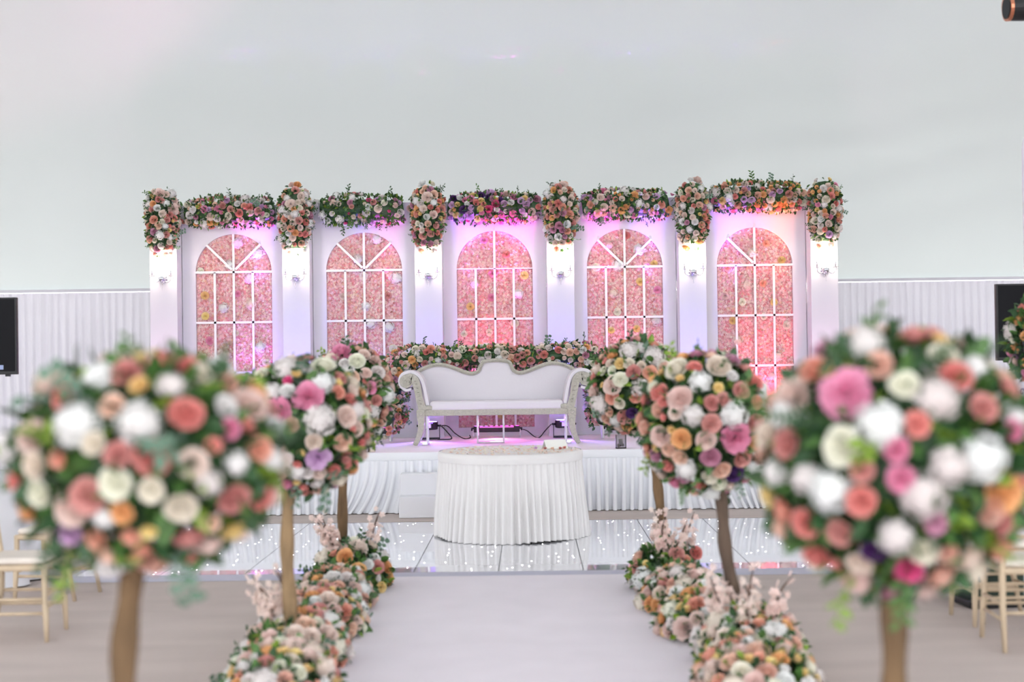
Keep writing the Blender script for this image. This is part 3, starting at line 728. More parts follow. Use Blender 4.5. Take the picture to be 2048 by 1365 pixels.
for s in (1, -1):
    f = (lambda p: p) if s == 1 else mir
    white = cpath([(392, 430, 22), (350, 440, 24), (312, 408, 26), (303, 362, 27), (326, 320, 28), (375, 304, 28), (428, 318, 28), (467, 362, 28), (488, 430, 28), (500, 495, 28), (512, 560, 30)], 4)
    b = MB(); b.ribbon(f(white), .012, D - .02); b.build('arm_pad', M_UPH, sofa, smooth=False, bevel=.008)
    face = cpath([(352, 372, 84), (385, 352, 74), (420, 372, 64), (437, 425, 58), (447, 490, 54), (462, 545, 56), (478, 598, 66)], 4)
    b = MB(); b.ribbon(f(face[2:]), -.012, .035)
    cx, cz = c2(352, 373); cx *= s
    arm = b.build('arm_frame', M_CARVE, sofa, bevel=.005)
    sp_ = [(cx + s * (.056 - .0068 * a) * math.cos(1.2 - a), -.016, cz + (.056 - .0068 * a) * math.sin(1.2 - a)) for a in [i * .35 for i in range(22)]]
    b = MB(); b.tube(sp_, .006, 6); b.build('scroll_carving', M_CARVE, arm, smooth=True)
    b = MB(); b.tube([(cx, -.010, cz), (cx, .05, cz)], .072, 24); b.build('scroll_disc', M_CARVE, arm)
    for j in range(7):
        t = face[8 + j * 2]; x = t[0] * s
        b = MB(); b.lathe([(.001, -.004), (.016, 0), (.001, .004)], 6, (x, -.014, t[1]), cap=False); b.build('leaf_carving', M_CARVE, arm)
    leg = cpath([(462, 596, 62), (458, 640, 60), (462, 690, 50), (456, 750, 44), (438, 805, 38), (412, 861, 36)], 4)
    b = MB(); b.ribbon(f(leg), -.01, .05); b.build('leg', M_CARVE, sofa, bevel=.006)
    b = MB(); b.ribbon(f(leg), D - .05, D + .01); b.build('leg', M_CARVE, sofa, bevel=.006)
    x = c2(460, 618)[0] * s
    b = MB(); b.box(x - .045, x + .045, -.018, .06, .305, .385); blk = b.build('corner_block', M_CARVE, sofa, bevel=.006)
    b = MB(); b.lathe([(.026, 0), (.02, .006), (.001, .008)], 10); r = b.build('rosette', M_CARVE, blk, loc=(x, -.018, .345)); r.rotation_euler = (PI / 2, 0, 0)
    x = c2(500, 600)[0] * s
    b = MB(); b.box(min(x - s * .01, x + s * .07), max(x - s * .01, x + s * .07), -.012, .03, .38, .43); b.build('rail_bracket', M_CARVE, sofa, bevel=.015)
    x = c2(505, 700)[0] * s
    b = MB()
    for y in (.03, .3): b.box(x - .008, x + .008, y - .008, y + .008, .012, .32)
    b.box(x - .05 if s > 0 else x - .008, x + .008 if s > 0 else x + .05, .0, .32, .002, .014); b.build('steel_support', M_STEEL, sofa)
b = MB()
for x in (-.21, .075): b.box(x - .01, x + .01, .25, .27, .014, .32)
b.box(-.22, .085, .245, .275, .002, .016); b.build('steel_support', M_STEEL, sofa)

# flower arch behind the sofa
rng = random.Random(77)
ga = thing('sofa_flower_arch', 'flower garland running up both sides and along the top of the sofa', 'garland', (SFX, 16.17, ZS))
path = smooth_path([(-1.27, -.2, .235, .18), (-1.22, -.12, .3, .19), (-1.17, -.02, .45, .17), (-1.16, 0, .68, .16), (-1.10, 0, .86, .16), (-.88, 0, .935, .15), (-.5, 0, .93, .125), (-.25, 0, .93, .12), (0, 0, .955, .12), (.3, 0, .92, .12), (.6, 0, .93, .13), (.95, 0, .945, .15), (1.10, 0, .86, .16), (1.14, 0, .62, .14), (1.17, -.02, .38, .15), (1.2, -.15, .26, .18), (1.2, -.2, .225, .17)], 3)
smp = tube_sampler(path, .3)
core(ga, [(p[0], p[1], max(p[2], .09)) for p in path], .085)
foliage(ga, smp, 1900, .05, rng, weights=(4, 5, 1), inset=.86)
scatter(ga, smp, 285, 'sofa', (.034, .056), rng, sep=.66, face=.4)
sprigs(ga, smp, 34, .12, rng)
for s in (-1, 1):
    b = MB(); b.tube([(s * 1.2, -.05, .002), (s * 1.17, -.02, .5), (s * 1.1, 0, .9)], .02, 6); b.build('arch_frame', M_STEEL, ga)

# candle and glasses at the stage edge
t = thing('pillar_candle', 'ivory pillar candle standing at the stage edge below the flower arch', 'candle', (-1.315, 14.42, ZS))
b = MB(); b.lathe([(.033, .002), (.034, .15), (.028, .153), (.004, .148)], 16); b.build('wax', M_CANDLE, t, smooth=True)
b = MB(); b.tube([(0, 0, .147), (.002, 0, .165)], .002, 5); b.build('wick', M_CABLE, t)
for nm, x, lab, h in (('glass_vase', 1.205, 'clear square glass candle holder at the stage edge by the flower trees', .14), ('glass_holder', -1.40, 'low clear glass holder beside the ivory pillar candle', .09)):
    t = thing(nm, lab, 'candle holder', (x, 14.44, ZS))
    b = MB(); w = .052
    b.box(-w, w, -w, -w + .005, .002, h); b.box(-w, w, w - .005, w, .002, h); b.box(-w, -w + .005, -w, w, .002, h); b.box(w - .005, w, -w, w, .002, h); b.box(-w, w, -w, w, .002, .009); b.build('glass', M_GLASS, t)
    b = MB()
    rr = random.Random(4)
    for _ in range(16):
        c = Vector((rr.uniform(-.03, .03), rr.uniform(-.03, .03), rr.uniform(.016, .04))); s_ = rr.uniform(.009, .014)
        b.add([tuple(c + Vector(v) * s_) for v in ((1, 0, 0), (-1, 0, 0), (0, 1, 0), (0, -1, 0), (0, 0, 1), (0, 0, -1))], [(0, 2, 4), (2, 1, 4), (1, 3, 4), (3, 0, 4), (2, 0, 5), (1, 2, 5), (3, 1, 5), (0, 3, 5)])
    o = b.build('pebbles', mat('brown_pebble', rgb(150, 120, 110), .7, .2, 20), t); o['kind'] = 'stuff'
    b = MB(); b.lathe([(.02, .04), (.02, h * .7), (.003, h * .7 + .002)], 12); b.build('candle', M_CANDLE, t, smooth=True)

# ------------------------------------------------------------------ skirted table
TX, TY, TR, TZ = 0.07, 12.27, 0.61, 0.755
tb = thing('skirted_table', 'round table with an ivory pleated satin skirt on the dance floor', 'table', (TX, TY, 0.031))
b = MB(); b.lathe([(TR - .01, TZ - .065), (TR, TZ - .06), (TR, TZ - .034), (TR - .004, TZ - .031), (.01, TZ - .031)], 64); b.build('tabletop', M_IVORY, tb, smooth=False)
rng = random.Random(8); NPL = 64; NS = NPL * 8; R = 12; vs = []; fs = []
ph = [rng.uniform(-.6, .6) for _ in range(NPL)]; am = [rng.uniform(.5, 1.35) for _ in range(NPL)]
for r in range(R + 1):
    t = r / R
    for i in range(NS):
        q = i / 8; k = int(q); fr = q - k; fr = fr * fr * (3 - 2 * fr)
        a_ = (am[k] * (1 - fr) + am[(k + 1) % NPL] * fr); p_ = 2 * PI * q + (ph[k] * (1 - fr) + ph[(k + 1) % NPL] * fr)
        rad = TR + .006 + .012 * t + .045 * t * t * (.6 + .4 * math.sin(i / NS * 2 * PI * 3 + 1)) + math.cos(p_) * a_ * (.004 + .026 * min(1, t * 1.6))
        th = i / NS * 2 * PI + .012 * t * math.sin(q * .9)
        z = (TZ - .10) * (1 - t) + (.002 + .012 * max(0, math.sin(q * .37 + 1)) if r == R else .0)
        vs.append((rad * math.cos(th), rad * math.sin(th), z))
for r in range(R):
    for i in range(NS): j = (i + 1) % NS; fs.append((r * NS + i, (r + 1) * NS + i, (r + 1) * NS + j, r * NS + j))
b = MB(); b.add(vs, fs); b.build('pleated_skirt', M_IVORY, tb, smooth=True)
b = MB(); b.lathe([(TR + .012, TZ - .108), (TR + .016, TZ - .07), (TR + .012, TZ - .034), (TR + .002, TZ - .029)], 96, cap=False); b.build('skirt_header', M_IVORY, tb, smooth=True)
rng = random.Random(9); b = MB()
for _ in range(520):
    a = rng.uniform(0, 2 * PI); r = TR * math.sqrt(rng.random()) * .96; s = rng.uniform(.012, .022); c = Vector((r * math.cos(a), r * math.sin(a), .0)); d = rng.uniform(0, 6)
    e1 = Vector((math.cos(d), math.sin(d), 0)) * s; e2 = Vector((-math.sin(d), math.cos(d), 0)) * s * .8; h_ = rng.uniform(.004, .014)
    b.cur = rng.choice((0, 0, 1, 2))
    b.add([tuple(c + e1 + Vector((0, 0, h_))), tuple(c + e2 + Vector((0, 0, .002))), tuple(c - e1 + Vector((0, 0, h_ * .6))), tuple(c - e2 + Vector((0, 0, .003)))], [(0, 1, 2, 3)])
o = b.build('rose_petals', [fmat('cream'), fmat('blush'), fmat('peachy')], loc=(TX, TY, TZ + .001)); tag(o, 'blush rose petals strewn over the skirted table top', 'petals', kind='stuff')
t = thing('white_card', 'white folded card leaning on petals at one side of the skirted table', 'card', (TX + .40, TY + .1, TZ + .005), .35)
b = MB(); b.add([(-.1, -.03, .0), (.1, -.03, .0), (.1, .03, .075), (-.1, .03, .075), (.1, .09, .0), (-.1, .09, .0), (-.1, -.032, .0), (.1, -.032, .0)], [(0, 1, 2, 3), (3, 2, 4, 5)])
o = b.build('cover', M_CREAM, t); sm = o.modifiers.new('card_thickness', 'SOLIDIFY'); sm.thickness = .006
for i, (x, y, c) in enumerate(((.30, -.02, 'dusty'), (.36, -.08, 'peachy'), (.43, -.05, 'dusty'), (.22, .0, 'lilac'), (.47, .02, 'coral'))):
    rr = random.Random(i); o = put_flower(None, 'B', c, (TX + x, TY + y, TZ + .014), (rr.uniform(-.3, .3), -.5, 1), .018, rr)
    tag(o, ['small dusty rose head lying on the table before the white card', 'small peach rose head lying nearest the table rim by the card', 'small dusty rose head touching the fold of the white card', 'small lilac rose head lying apart on the skirted table', 'small coral rose head at the outer end of the white card'][i], 'rose', 'loose rose heads on the table', 'thing')
    o.name = 'loose_rose'

# ------------------------------------------------------------------ flower trees along the aisle
CROWN={'FL':'-12 227 41 P dusty;31 196 26 R yellow;-85 218 43 H white;131 247 34 R coral;106 196 37 H white;163 221 34 R cream;223 200 35 R peachy;299 149 50 R blush;-161 168 34 R coral;-112 104 59 H white;-21 147 32 R peachy;47 108 54 H white;153 125 45 R coral;252 85 28 R pink;-233 74 46 P blush;-58 59 32 R cream;2 32 34 R dusty;84 25 48 R coral;174 4 40 R blush;314 27 35 R salmon;359 -5 34 H white;-221 3 36 R cream;-145 22 24 B salmon;-5 -38 41 R cream;79 -56 32 R cream;-76 -69 45 R dusty;206 -48 34 H white;269 -4 31 H white;256 -93 42 R dusty;318 -106 34 R coral;-212 -67 36 R cream;-126 -107 43 R blush;4 -111 30 R orange;-44 -126 27 H white;-147 -169 31 P lilac;-77 -184 31 R salmon;16 -169 25 B salmon;31 -208 30 R salmon;235 -181 32 R yellow;199 -152 25 R peachy',
'FR':'-235 251 42 R salmon;-178 185 65 P pink;-99 309 50 H white;-92 253 37 R peachy;-45 204 37 R cream;30 168 53 H white;91 223 42 R coral;74 272 40 R cream;157 243 34 H white;149 145 37 R dusty;-337 208 51 P blush;-349 146 41 H white;-116 108 59 H white;-29 109 34 R coral;-200 54 51 R cream;-82 48 32 R pink;-73 -21 36 R pink;-312 55 40 R dusty;-160 -3 30 R dusty;-161 -79 38 R coral;-230 -57 53 H white;-278 -28 37 H white;43 8 48 H white;132 20 59 H white;-22 -67 54 H white;12 -130 31 R mauve;194 -64 53 R orange;159 -111 37 R peachy;199 -139 37 R dusty;-270 -147 40 R coral;-229 -238 37 R coral;-121 -207 32 R purple;-3 -207 37 R cream;59 -214 27 R peachy;-25 -257 37 P hotpink;232 88 31 R pink;246 117 34 H white;-361 -27 34 H white',
'SL':'60 156 76 P pink;-86 82 70 P pink;-40 229 27 B hotpink;-124 178 52 H white;117 42 79 H white;242 53 57 R blush;-18 19 43 R peachy;221 -75 49 R peachy;89 -66 43 R cream;107 -142 64 P lilac;163 -219 41 R coral;-2 -217 42 H white;50 -222 32 R white;-52 -149 39 R white;-54 -284 39 R pink;-229 231 59 R peachy;-243 295 57 R cream;-64 293 68 H white;113 303 62 R cream;-163 29 49 R blush;-189 -81 49 R white',
'TL':'-52 284 78 P pink;59 228 61 R cream;-3 151 55 H white;41 116 44 R peachy;67 10 68 H white;152 43 48 P pink;189 -46 44 R dusty;201 148 51 R white;160 -124 58 H white;97 -246 48 R peachy;-121 238 58 R cream',
'SR':'-163 136 66 R blush;-256 165 51 R coral;-106 52 56 H white;-15 10 53 R dusty;-8 114 43 R dusty;53 128 41 R dusty;97 54 73 H white;221 6 51 R dusty;150 172 48 R dusty;237 209 51 R coral;-161 -67 53 R orange;-42 -73 51 R blush;108 -63 78 P pink;152 -170 53 R dusty;-18 -160 51 R mauve;-130 -229 58 H white;-259 -57 56 R blush;-322 -24 48 R peachy;-221 -210 35 R coral;-169 -302 41 R pink;-12 -264 46 R cream;118 -253 51 R purple;209 -241 51 H white;229 -313 41 R pink;-161 288 66 R cream;-77 292 41 R coral;48 298 66 R cream;-58 221 58 H white;134 335 46 R mauve;272 -106 46 R white',
'TR':'-133 55 55 R cream;-131 161 41 R yellow;-47 105 51 R dusty;98 209 75 H white;-62 249 68 H white;-188 12 65 R blush;-4 -1 65 H white;-145 -105 44 R cream;-262 -120 75 H white;-102 -201 55 R dusty;-58 -174 44 R purple;-86 -262 44 R orange;-226 -226 44 R peachy;-189 -67 48 R salmon;63 97 51 R salmon;165 130 58 R cream',
}
TREES = [
 ('FL', (-.96, 3.72), (-.923, 1.325), (.345, .31, .27), 'big blurred flower tree nearest the camera on the left of the aisle', [(0, 0, 0), (.01, 0, .25), (-.025, 0, .55), (-.035, 0, .8), (-.005, 0, 1.05), (.03, 0, 1.3)]),
 ('FR', (1.01, 3.72), (1.03, 1.305), (.345, .32, .34), 'big blurred flower tree nearest the camera on the right of the aisle', [(0, 0, 0), (-.01, 0, .3), (.0, 0, .6), (.012, 0, .85), (.0, 0, 1.05), (.02, 0, 1.3)]),
 ('SL', (-1.08, 7.2), (-1.0, 1.245), (.325, .32, .34), 'flower tree with pink peonies, second along the left aisle edge', [(0, 0, 0), (.0, 0, .3), (-.012, 0, .6), (.0, 0, .9), (.06, 0, 1.2)]),
 ('SR', (1.24, 7.4), (1.06, 1.22), (.335, .32, .365), 'flower tree with a dark bowed trunk, second along the right aisle edge', [(0, 0, 0), (-.03, 0, .25), (-.085, 0, .55), (-.10, 0, .8), (-.14, 0, 1.2)]),
 ('TL', (-1.11, 9.9), (-1.04, 1.33), (.28, .28, .33), 'flower tree farthest down the left aisle edge, by the dance floor', [(0, 0, 0), (-.005, 0, .4), (.005, 0, .8), (.05, 0, 1.3)]),
 ('TR', (1.13, 9.75), (.93, 1.355), (.31, .3, .32), 'flower tree with knobbly bark farthest down the right aisle edge', [(0, 0, 0), (-.03, 0, .3), (-.06, 0, .6), (-.09, 0, .85), (-.18, 0, 1.3)])]
for key, (bx, by), (cx, cz), (rx, ry, rz), lab, tp in TREES:
    rng = random.Random(key); t = thing('flower_tree', lab, 'flower tree', (bx, by, .012 if abs(bx) < 1 else 0), 0, 'flower trees along the aisle')
    P = smooth_path(tp, 5); b = MB(); b.tube([(x, y + .006 * math.sin(z * 9), z) for x, y, z in P], [.037 + .004 * math.sin(i * 1.3) - .006 * i / len(P) for i in range(len(P))], 10); b.build('trunk', {'SR': M_BARKD, 'SL': M_BARKL}.get(key, M_BARK), t, smooth=True)
    b = MB(); b.lathe([(.16, .002), (.16, .012), (.05, .016), (.045, .05)], 20); b.build('base_plate', M_STEEL, t)
    c = Vector((cx - bx, 0, cz)); smp = ellipsoid(rx, ry, rz, c)
    b = MB(); b.lathe([(.02, -.74 * rz), (.55 * rx, -.5 * rz), (.74 * rx, 0), (.55 * rx, .5 * rz), (.02, .74 * rz)], 16, tuple(c)); b.build('floral_foam_core', M_LEAFD, t, smooth=True)
    foliage(t, smp, 800, .075, rng, inset=.82)
    placed = []
    for e in CROWN[key].split(';'):
        dx, dz, r, ty, col = e.split(); dx, dz, r = int(dx) / 1000, int(dz) / 1000, int(r) / 1000
        u, w = dx / rx, dz / rz; q = math.hypot(u, w)
        if q > .97: u, w = u * .97 / q, w * .97 / q
        y = -math.sqrt(max(0, 1 - u * u - w * w))
        p = c + Vector((u * rx, y * ry, w * rz)); placed.append((p, r))
        nn = Vector((u / rx, y / ry, w / rz)).normalized(); nn = (nn + Vector((rng.uniform(-.25, .25), -.35, rng.uniform(-.2, .25)))).normalized()
        put_flower(t, ty, col, p, nn, r * 1.04, rng)
    near = key in ('FL', 'FR')
    scatter(t, smp, (128 if near else 155) - len(placed), 'mix', (.034, .05), rng, placed, sep=.92 if near else .74, tries=14)
    sprigs(t, smp, 18, .13, rng, kinds=(('ruscus', M_LEAF), ('ruscus', M_LEAFD), ('eucalyptus', M_EUC), ('fern', M_LEAFD), ('ruscus', M_LEAFY)), push=-.05)
    low = ellipsoid(rx * .8, ry * .8, rz, c, -1)
    for _ in range(5):                                   # trailing greens under the crown
        a = rng.uniform(0, 2 * PI); p = c + Vector((math.cos(a) * rx * .55, math.sin(a) * ry * .55, -rz * .72))
        put_sprig(t, rng.choice(('fern', 'ruscus', 'eucalyptus')), rng.choice((M_LEAF, M_LEAFD, M_LEAFY, M_EUC)), p, (math.cos(a) * .35, math.sin(a) * .35, -1), rng.uniform(.10, .17), rng)

# ------------------------------------------------------------------ flower mounds lining the carpet
MO = [(-1.03, 9.68, .27, .36, .30, 1, 'dark leafy flower mound with orange roses at the foot of the farthest left tree'),
      (-1.06, 8.92, .25, .36, .22, 0, 'peach flower mound, second from the dance floor along the left carpet edge'),
      (-1.04, 8.15, .26, .37, .22, 0, 'pale flower mound just behind the peony tree along the left carpet edge'),
      (-1.07, 7.35, .28, .36, .24, 1, 'flower mound around the foot of the peony tree on the left'),
      (-1.03, 6.58, .28, .36, .22, 0, 'flower mound in front of the peony tree at the left carpet edge'),
      (1.07, 9.45, .25, .34, .28, 1, 'leafy flower mound with a white hydrangea at the farthest right tree'),
      (1.10, 8.72, .27, .36, .23, 0, 'peach and white flower mound, second from the dance floor along the right carpet edge'),
      (1.12, 7.96, .28, .37, .22, 0, 'white and peach flower mound just behind the bowed tree on the right'),
      (1.24, 7.20, .28, .36, .24, 1, 'flower mound with blossom twigs around the foot of the bowed tree'),
      (1.14, 6.45, .30, .36, .24, 0, 'flower mound in front of the bowed tree at the right carpet edge')]
for i, (x, y, rx, ry, rz, bl, lab) in enumerate(MO):
    rng = random.Random(500 + i); t = thing('flower_mound', lab, 'flower arrangement', (x, y, .012), 0, 'flower mounds lining the carpet')
    smp = ellipsoid(rx * .92, ry * .92, rz * .92, (0, 0, .05), -.1)
    b = MB(); b.lathe([(.85, .002), (.86, .3), (.6, .65), (.05, .85)], 16); o = b.build('moss_tray', M_LEAFD, t, smooth=True); o.scale = (rx * .85, ry * .85, rz * .85)
    foliage(t, smp, 480, .065, rng, inset=.84)
    placed = []
    if i == 0:
        for dx, dz, r, k_, cc in ((-.02, .25, .06, 'R', 'orange'), (.07, .16, .06, 'R', 'orange'), (.19, .17, .05, 'R', 'dusty'), (.21, .04, .04, 'B', 'yellow'), (-.09, .15, .055, 'R', 'blush'), (.0, .06, .05, 'R', 'coral')):
            yy = -ry * math.sqrt(max(0, 1 - (dx / rx) ** 2 - (dz / (rz + .05)) ** 2)) * .95; p = Vector((dx, yy, dz)); placed.append((p, r)); put_flower(t, k_, cc, p, (dx, -.5, dz), r, rng)
    if i == 5:
        for dx, dz, r, k_, cc in ((-.16, .10, .085, 'H', 'white'), (.06, .26, .055, 'R', 'dusty'), (.21, .24, .05, 'R', 'coral'), (.05, .19, .055, 'R', 'salmon')):
            yy = -ry * math.sqrt(max(0, 1 - (dx / rx) ** 2 - (dz / (rz + .05)) ** 2)) * .95; p = Vector((dx, yy, dz)); placed.append((p, r)); put_flower(t, k_, cc, p, (dx, -.5, dz), r, rng)
    scatter(t, smp, 30 if i in (0, 5) else 95, 'mound', (.042, .062), rng, placed, sep=.64)
    sprigs(t, smp, 14 if i in (0, 5) else 5, .12, rng, push=-.06)
    for j in range(5 if bl else 0):
        a = rng.uniform(0, 2 * PI); o = obj('blossom_branch', BLOS, t, (math.cos(a) * .1, math.sin(a) * .12, rz * .8)); orient(o, (math.cos(a) * .5, math.sin(a) * .4, 1), rng); o.scale = (.3,) * 3

# ------------------------------------------------------------------ banqueting chairs
def make_chair(label, loc, rz, group='limewashed chairs'):
    c = thing('banquet_chair', label, 'chair', loc, rz, group)
    w, d, h = .18, .18, .43
    def T(name, pts, r, mtl=M_WOOD, parent=c):
        b = MB(); b.tube(pts, r, 8); return b.build(name, mtl, parent, smooth=True)
    for s in (-1, 1):
        T('leg', [(s * (w + .012), -d - .012, .0), (s * (w + .005), -d - .005, .2), (s * w, -d, .205), (s * w, -d, h)], [.013, .019, .016, .018])
        T('back_post', [(s * (w + .005), d + .05, .0), (s * w, d, .25), (s * w, d, h), (s * w * .97, d + .03, .68), (s * w * .95, d + .07, .90), (s * w * .95, d + .072, .925)], [.013, .018, .019, .016, .014, .007])
        T('stretcher', [(s * w, -d, .16), (s * w, d + .015, .16)], .010)
        T('stretcher', [(s * w, -d, .24), (s * w, d, .24)], .010)
    for z in (.19, .26): T('stretcher', [(-w, -d, z), (w, -d, z)], .010)
    T('stretcher', [(-w, d + .01, .2), (w, d + .01, .2)], .010)
    b = MB(); b.box(-w - .015, w + .015, -d - .015, d + .015, h - .03, h + .005); b.build('seat', M_WOOD, c, bevel=.012)
    b = MB(); b.box(-w, w, -d, d, h + .005, h + .045); b.build('seat_pad', M_SEATPAD, c, bevel=.02, seg=3)
    for z, y in ((.60, .018), (.66, .027), (.84, .058), (.895, .069)): T('back_rail', [(-w * .96, d + y, z), (w * .96, d + y, z)], .010)
    for k in range(6):
        x = -w * .8 + k * w * 1.6 / 5; T('spindle', [(x, d + .027, .66), (x, d + .058, .84)], .006)
    return c
make_chair('limewashed spindle-back chair by the big flower tree at the left edge', (-2.78, 8.25, 0), math.radians(91))
make_chair('limewashed chair farther back beside the dance floor corner and white table', (-3.02, 9.62, 0), math.radians(-100))
make_chair('limewashed chair side on to the big flower tree at the right edge', (2.86, 8.28, 0), math.radians(-88))
make_chair('limewashed chair seen from behind at the right picture edge', (2.80, 7.60, 0), math.radians(176))
make_chair('limewashed chair half hidden behind the big right flower tree, by the white table', (2.68, 9.15, 0), math.radians(100))

def cloth_table(label, x, y, r, seed):
    t = thing('guest_table', label, 'table', (x, y, 0), 0, 'guest tables'); rng = random.Random(seed)
    b = MB(); b.lathe([(r - .02, .715), (r - .02, .735), (.01, .738)], 40); b.build('tabletop', M_WOOD, t)
    b = MB(); b.tube([(0, 0, .002), (0, 0, .72)], .05, 10); b.build('leg', M_STEEL, t)
    NS = 200; vs = [(0, 0, .745)]; fs = []; rows = [(.5, 0), (1, 0), (1, .03), (1, .2), (1, .4), (1, .6), (1, .733)]
    for rr, dz in rows:
        for i in range(NS):
            a = 2 * PI * i / NS; f = dz / .74; rad = r * rr + (.10 * f * (.5 + .5 * math.sin(a * 13 + math.sin(a * 5) * 1.5)) + .02 * f)
            vs.append((rad * math.cos(a), rad * math.sin(a), .745 - dz))
    for k in range(len(rows)):
        for i in range(NS):
            j = (i + 1) % NS
            fs.append((0, 1 + i, 1 + j) if k == 0 else (1 + (k - 1) * NS + i, 1 + k * NS + i, 1 + k * NS + j, 1 + (k - 1) * NS + j))
    b = MB(); b.add(vs, fs); o = b.build('tablecloth', M_CLOTH, smooth=True, loc=(x, y, 0)); tag(o, label.replace('round guest table under a', '') .replace('white cloth', 'white cloth draped on the round guest table').strip(), 'tablecloth', 'guest tablecloths', 'thing')
cloth_table('round guest table under a white cloth at the left edge', -4.35, 10.3, .92, 1)
cloth_table('round guest table under a white cloth behind the right chairs', 3.86, 9.75, .86, 2)

t = thing('equipment_case', 'black flat-topped equipment case on the white table at the left edge', 'case', (-3.98, 9.98, .747))
b = MB(); b.box(-.36, .36, -.16, .16, .0, .17); b.build('body', M_BLACK, t, bevel=.012)
b = MB(); b.box(-.365, .365, -.165, .165, .172, .195); b.build('lid', mat('grey_plastic', rgb(120, 120, 132), .5, .05, 8), t, bevel=.006)
for s in (-1, 1):
    b = MB(); b.box(s * .2 - .03, s * .2 + .03, -.172, -.165, .14, .2); b.build('latch', M_STEEL, t)
t = thing('tape_dispenser', 'small black and white tape dispenser on the black case', 'dispenser', (-3.76, 9.95, .943))
b = MB(); b.box(-.02, .02, -.015, .015, .0, .05); b.box(-.01, .03, -.012, .012, .05, .062); b.box(-.032, -.02, -.006, .006, .03, .036); b.build('body', M_BLACK, t, bevel=.003)
b = MB(); b.tube([(.02, -.018, .025), (.02, .018, .025)], .022, 12); b.build('roll', M_CREAM, t, smooth=True)
t = thing('equipment_bin', 'dark green black equipment bin on the floor behind the right chairs', 'bin', (3.0, 8.78, 0), .1)
b = MB(); b.box(-.17, .17, -.13, .13, .03, .30); b.build('body', M_DGREEN, t, bevel=.02)
b = MB(); b.box(-.19, .19, -.15, .15, .0, .05); b.build('foot_rim', M_BLACK, t, bevel=.015)

# ------------------------------------------------------------------ screens on stands
def screen(label, x, y, rz, mark):
    t = thing('tv_screen', label, 'screen', (x, y, 0), rz, 'dark screens on stands'); z0, z1, hw = 1.465, 2.155, .62
    b = MB(); b.box(-hw, hw, -.02, .03, z0, z1); b.build('casing', M_BLACK, t, bevel=.006)
    b = MB(); b.box(-hw + .015, hw - .015, -.0225, -.019, z0 + .03, z1 - .015); b.build('display', M_SCREEN, t)
    b = MB(); b.tube([(0, .06, .02), (0, .06, 1.8)], .03, 12); b.build('pole', M_BLACK, t, smooth=True)
    b = MB(); b.box(-.2, .2, .03, .05, 1.6, 2.0); b.build('wall_mount_plate', M_BLACK, t)
    b = MB(); b.box(-.4, .4, -.22, .34, .002, .025); b.build('foot', M_BLACK, t, bevel=.01)
    for s in (-1, 1):
        b = MB(); b.box(s * (hw - .09) - .02, s * (hw - .09) + .02, -.01, .02, z0 - .018, z0); b.build('rubber_pad', M_BLACK, t)
    b = MB(); b.tube(smooth_path([(-.4, .0, z0), (-.36, .02, z0 - .15), (-.3, .04, z0 - .22), (-.1, .05, z0 - .5), (-.03, .07, .9)], 4), .006, 6); b.build('cable', M_CABLE, t, smooth=True)
    if mark:
        b = MB(); b.box(mark - .03, mark + .03, -.0235, -.0215, z0 + .045, z0 + .085); b.build('maker_mark', M_LOGO, t)
screen('black flat screen on a stand at the left edge before the curtain', -4.945, 12.8, math.radians(-3), .47)
screen('black flat screen on a stand at the right edge behind the tall flowers', 5.08, 12.8, math.radians(3), None)

# tall centrepiece on the right guest table
t = thing('table_centrepiece', 'tall flower centrepiece on a white vase at the right edge', 'flower arrangement', (3.80, 9.72, .747))
b = MB(); b.lathe([(.09, .0), (.09, .015), (.03, .04), (.025, .42), (.05, .45)], 16); b.build('stand', M_POLE, t, smooth=True)
b = MB(); b.lathe([(.06, .44), (.2, .47), (.25, .56), (.24, .60), (.1, .62)], 24); v = b.build('bowl', M_POLE, t, smooth=True)
for k in range(9):
    a = PI + .2 + k * .3; pts = []
    for i in range(14):
        u = i * .5; rr = .028 * (1 - u / 8); pts.append((math.cos(a + rr * math.cos(u) * 4) * .252, math.sin(a + rr * math.cos(u) * 4) * .252, .535 + rr * math.sin(u)))
    b = MB(); b.tube(pts, .004, 5); b.build('purple_scroll', M_SIGN, v, smooth=True)
rng = random.Random(61); smp = ellipsoid(.30, .30, .34, (0, 0, .88))
b = MB(); b.lathe([(.03, -.24), (.2, -.12), (.21, 0), (.15, .18), (.02, .25)], 14, (0, 0, .88)); b.build('floral_foam_core', M_LEAFD, t, smooth=True)
foliage(t, smp, 700, .075, rng, inset=.9); scatter(t, smp, 125, 'warm', (.036, .055), rng, sep=.68); sprigs(t, smp, 8, .14, rng, kinds=(('ruscus', M_LEAF), ('ruscus', M_LEAFY)))

# tent pole with a flood light, lighting stand with a moving head
t = thing('tent_pole', 'white wrapped marquee pole at the right edge', 'pole', (5.03, 13.35, 0))
b = MB(); b.tube([(0, 0, .002), (0, 0, 3.45), (0, 0, 3.56), (0, 0, 3.60)], [.09, .09, .075, .03], 20); b.build('wrap', M_POLE, t, smooth=True)
b = MB(); b.tube([(0, 0, 3.58), (0, 0, 3.95)], .028, 10); b.build('mast', M_STEEL, t, smooth=True)
t = thing('flood_light', 'small white flood light clamped above the wrapped pole at the right edge', 'flood light', (5.03, 13.35, 3.78))
b = MB(); b.tube([(0, -.03, 0), (0, -.09, .02)], .015, 8); b.tube([(0, 0, -.03), (0, 0, .03)], .042, 12); b.build('clamp', M_STEEL, t)
b = MB(); b.box(-.10, .10, -.13, -.09, .01, .09); b.build('housing', mat('pale_grey_metal', rgb(200, 205, 210), .4, .03, 8), t, bevel=.006)
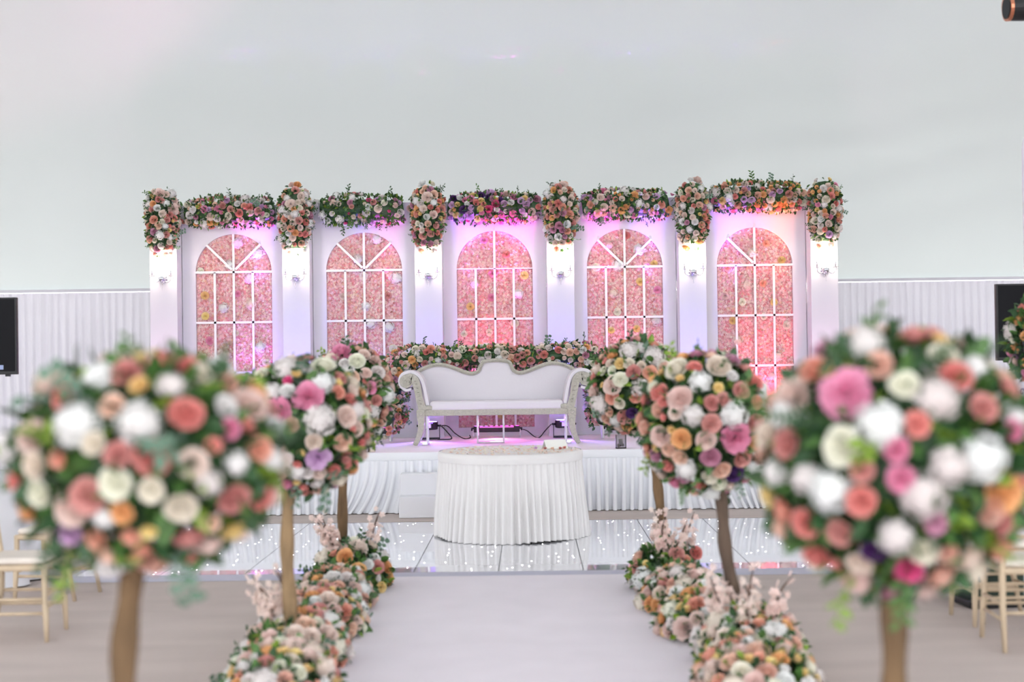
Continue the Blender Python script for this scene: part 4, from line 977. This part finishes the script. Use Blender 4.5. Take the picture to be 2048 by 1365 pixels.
b = MB(); b.add([(-.09, -.13, .01), (.06, -.13, .01), (.06, -.131, -.012), (-.06, -.131, -.012), (-.09, -.1, .009), (.06, -.1, .009)], [(0, 3, 2, 1), (0, 1, 5, 4)]); b.build('lamp_glass', mat('flood_lamp_glass', rgb(255, 255, 255), .4, 0, emit=(.95, 1, 1, 1), estr=8), t)
t = thing('lighting_stand', 'black lighting stand with a cross bar outside the right edge', 'stand', (5.75, 10.3, 0))
b = MB(); b.tube([(0, 0, .02), (0, 0, 4.62)], .03, 12); b.build('mast', M_BLACK, t, smooth=True)
b = MB(); b.tube([(-2.2, 0, 4.62), (.6, 0, 4.62)], .025, 10); b.build('cross_bar', M_BLACK, t, smooth=True)
for k in range(3):
    a = k * 2 * PI / 3 + .3; b = MB(); b.tube([(0, 0, .75), (math.cos(a) * .55, math.sin(a) * .55, .015)], .015, 8); b.build('leg', M_BLACK, t, smooth=True)
t = thing('moving_head_light', 'black moving-head stage light with a copper rim in the top right corner', 'stage light', (3.93, 10.3, 4.07))
b = MB(); b.box(-.12, .12, -.1, .1, .40, .52); b.build('base', M_BLACK, t, bevel=.01)
for s in (-1, 1):
    b = MB(); b.box(-.04, .04, s * .13 - .015, s * .13 + .015, -.04, .42); b.build('yoke_arm', M_BLACK, t, bevel=.008)
b = MB(); b.tube([(.16, 0, .01), (.12, 0, .01), (-.1, 0, -.002), (-.19, 0, -.006)], [.09, .105, .105, .10], 24); b.build('head', M_BLACK, t, smooth=False)
b = MB(); b.tube([(-.192, 0, -.006), (-.215, 0, -.007)], .102, 24); b.build('copper_rim', M_COPPER, t)
b = MB(); b.tube([(-.215, 0, -.007), (-.219, 0, -.007)], .085, 24); b.build('front_lens', M_SCREEN, t)
b = MB(); b.tube([(0, 0, .52), (0, 0, .57)], .02, 8); b.build('clamp', M_BLACK, t)
ld = bpy.data.lights.new('pink_wash', 'SPOT'); ld.energy = 1000; ld.color = (1.0, .35, .55); ld.spot_size = math.radians(15); ld.spot_blend = 1; ld.shadow_soft_size = .05
lo = bpy.data.objects.new('pink_wash', ld); COL.objects.link(lo); lo.parent = t; lo.location = (-.23, 0, -.007)
lo.rotation_euler = (Vector((-5.0, 16.3, 5.25)) - Vector((3.70, 10.3, 4.06))).to_track_quat('-Z', 'Y').to_euler()
